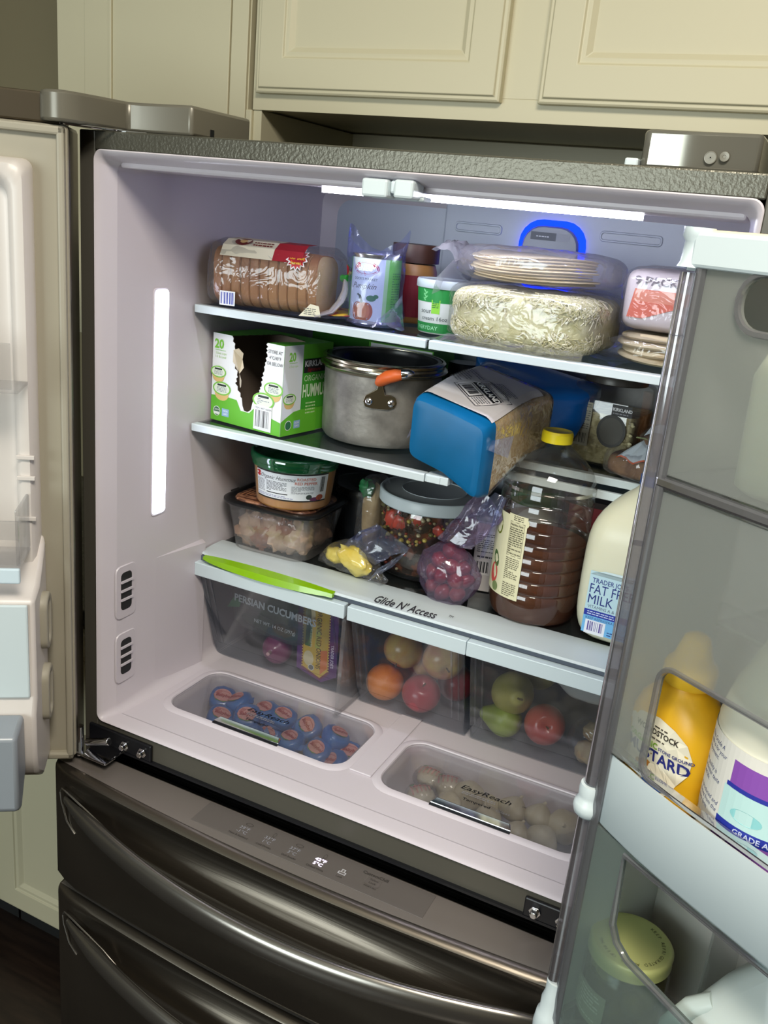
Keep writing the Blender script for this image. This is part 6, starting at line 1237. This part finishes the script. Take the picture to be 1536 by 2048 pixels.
g = G(); g.loft([sqr(.046, .02, 0), sqr(.053, .022, .006), sqr(.055, .022, .095), sqr(.048, .024, .122), sqr(.030, .024, .142), sqr(.018, .0178, .150), sqr(.018, .0178, .160)], mk, True, True, True, T=None); g.obj('jug_body', t, 60, T=T)
g = G(); g.lathe([(.020, .155), (.020, .168), (.018, .170)], M['trimw'], 28); g.obj('cap', t, 50, T=T)
t, T = DT('yogurt_tub', 'white yogurt tub with grey band behind frosted plastic, right edge', 'tub', .120, -.108, 1.3435)
g = G(); g.lathe([(.030, 0), (.034, .075), (.035, .076), (.035, .084), (.034, .086)], M['trimw'], 36); g.obj('tub_body', t, 40, T=T)
d = Dec(cyl((0, 0, 0), .0306, rad(-100), slope=.053)); d.rect(-.045, .008, .045, .060, '#55585a', 0, 20); d.text('yogurt', -.022, .030, .020, '#b8bcbc', 1, bold=.02); d.obj('printed_label', t, T=T)
g = G(); g.box(.060, .436, -.144, -.055, 1.338, 1.342, M['tub']); g.box(.060, .436, -.058, -.055, 1.342, 1.36, M['tub']); g.obj('upper_door_shelf', rd, 0, T=RT)
t, T = DT('olive_jar', 'glass jar of green olives with pale green lid at the bottom of the right door', 'jar', .044, -.058, .8750)
ov_ = mat('olive', '#7d7f4a', .35, col2='#8f9058', nscale=12); g = G()
rr_ = random.Random(2); oo = None; go = G(); go.ball((0, 0, 0), (.0125, .0125, .0150), ov_, 14, 10)
for k in range(22):
    a = rr_.uniform(0, 6.28); r_ = .026 if k % 3 else .010; p = (r_*cos(a), r_*sin(a), .016+.0028*k)
    Tb = T @ Matrix.Translation(p) @ Matrix.Rotation(rr_.uniform(0, 3), 4, 'X')
    if oo is None: oo = go.obj('olive', t, 60, world=False); o = oo
    else: o = oo.copy(); COL.objects.link(o)
    o.parent = t; o.matrix_local = MW[t.name] @ Tb
g = G(); g.lathe([(.036, 0), (.042, .004), (.0435, .012), (.0435, .066), (.040, .074), (.0375, .078), (.0375, .082)], M['pet'], 44, c1=False); g.obj('jar_body', t, 50, T=T)
g = G(); g.lathe([(.0365, .003), (.041, .010), (.041, .064), (.036, .070), (0, .070)], clear('brine', '#dcdca8', .12, '#a8a868', .2, .05, edge=.2), 40, c1=False); g.obj('brine', t, 50, T=T)
g = G(); g.lathe([(.0410, .079), (.0425, .080), (.0420, .086), (.0425, .092), (.0405, .0945), (.0385, .0950), (.0370, .0942), (0, .0942)], mat('lid_pale_green', '#b9bd7c', .4), 48, c1=False); g.obj('lid', t, 50, T=T)
g = G()
def arc_text(g_, s_, R__, a0, size, m, z):
    da = size*.72/R__; a = a0
    for ch_ in s_:
        if ch_ != ' ':
            cr_, sr_ = cos(a-PI/2), sin(a-PI/2); g_.text(ch_, lambda x, y: V(((R__+y)*cos(a)-x*sin(a)*1, (R__+y)*sin(a)+x*cos(a)*1, z)) if False else V((R__*cos(a)+x*sin(a)+y*cos(a), R__*sin(a)-x*cos(a)+y*sin(a), z)), size, m)
        a -= da
arc_text(g, 'KEEP REFRIGERATED AFTER OPENING', .0300, rad(95), .0052, flat('#4a4c2c'), .0946); g.obj('lid_lettering', t, 0, T=T)
d = Dec(cyl((0, 0, 0), .0438, rad(-110))); d.rect(-.030, .008, .030, .050, '#9fa88c', 0, 14); d.lines(-.026, .012, .024, .046, 8, '#d0d4c4', 1, 4); d.obj('printed_label', t, T=T)
t, T = DT('white_jug', 'translucent white jug leaning shape at the bottom right of the right door basket', 'jug', .190, -.066, .8750)
g = G(); g.loft([sqr(.050, .024, 0), sqr(.057, .026, .008), sqr(.058, .026, .085), sqr(.052, .026, .12), sqr(.036, .02, .155), sqr(.019, .0188, .180), sqr(.019, .0188, .190)], mat('jug_translucent', '#c3cdcb', .35, sss=.2), True, True, True); g.obj('jug_body', t, 60, T=T)
g = G(); g.tube([(-.03, -.035, .135), (-.045, -.045, .12), (-.058, -.050, .09), (-.060, -.050, .05)], .010, mat('jug_handle', '#b9c6c4', .35), 12, T=T); g.obj('jug_handle', t, 60)
g = G(); g.lathe([(.021, .186), (.021, .200), (.019, .202)], M['trimw'], 28); g.obj('cap', t, 50, T=T)
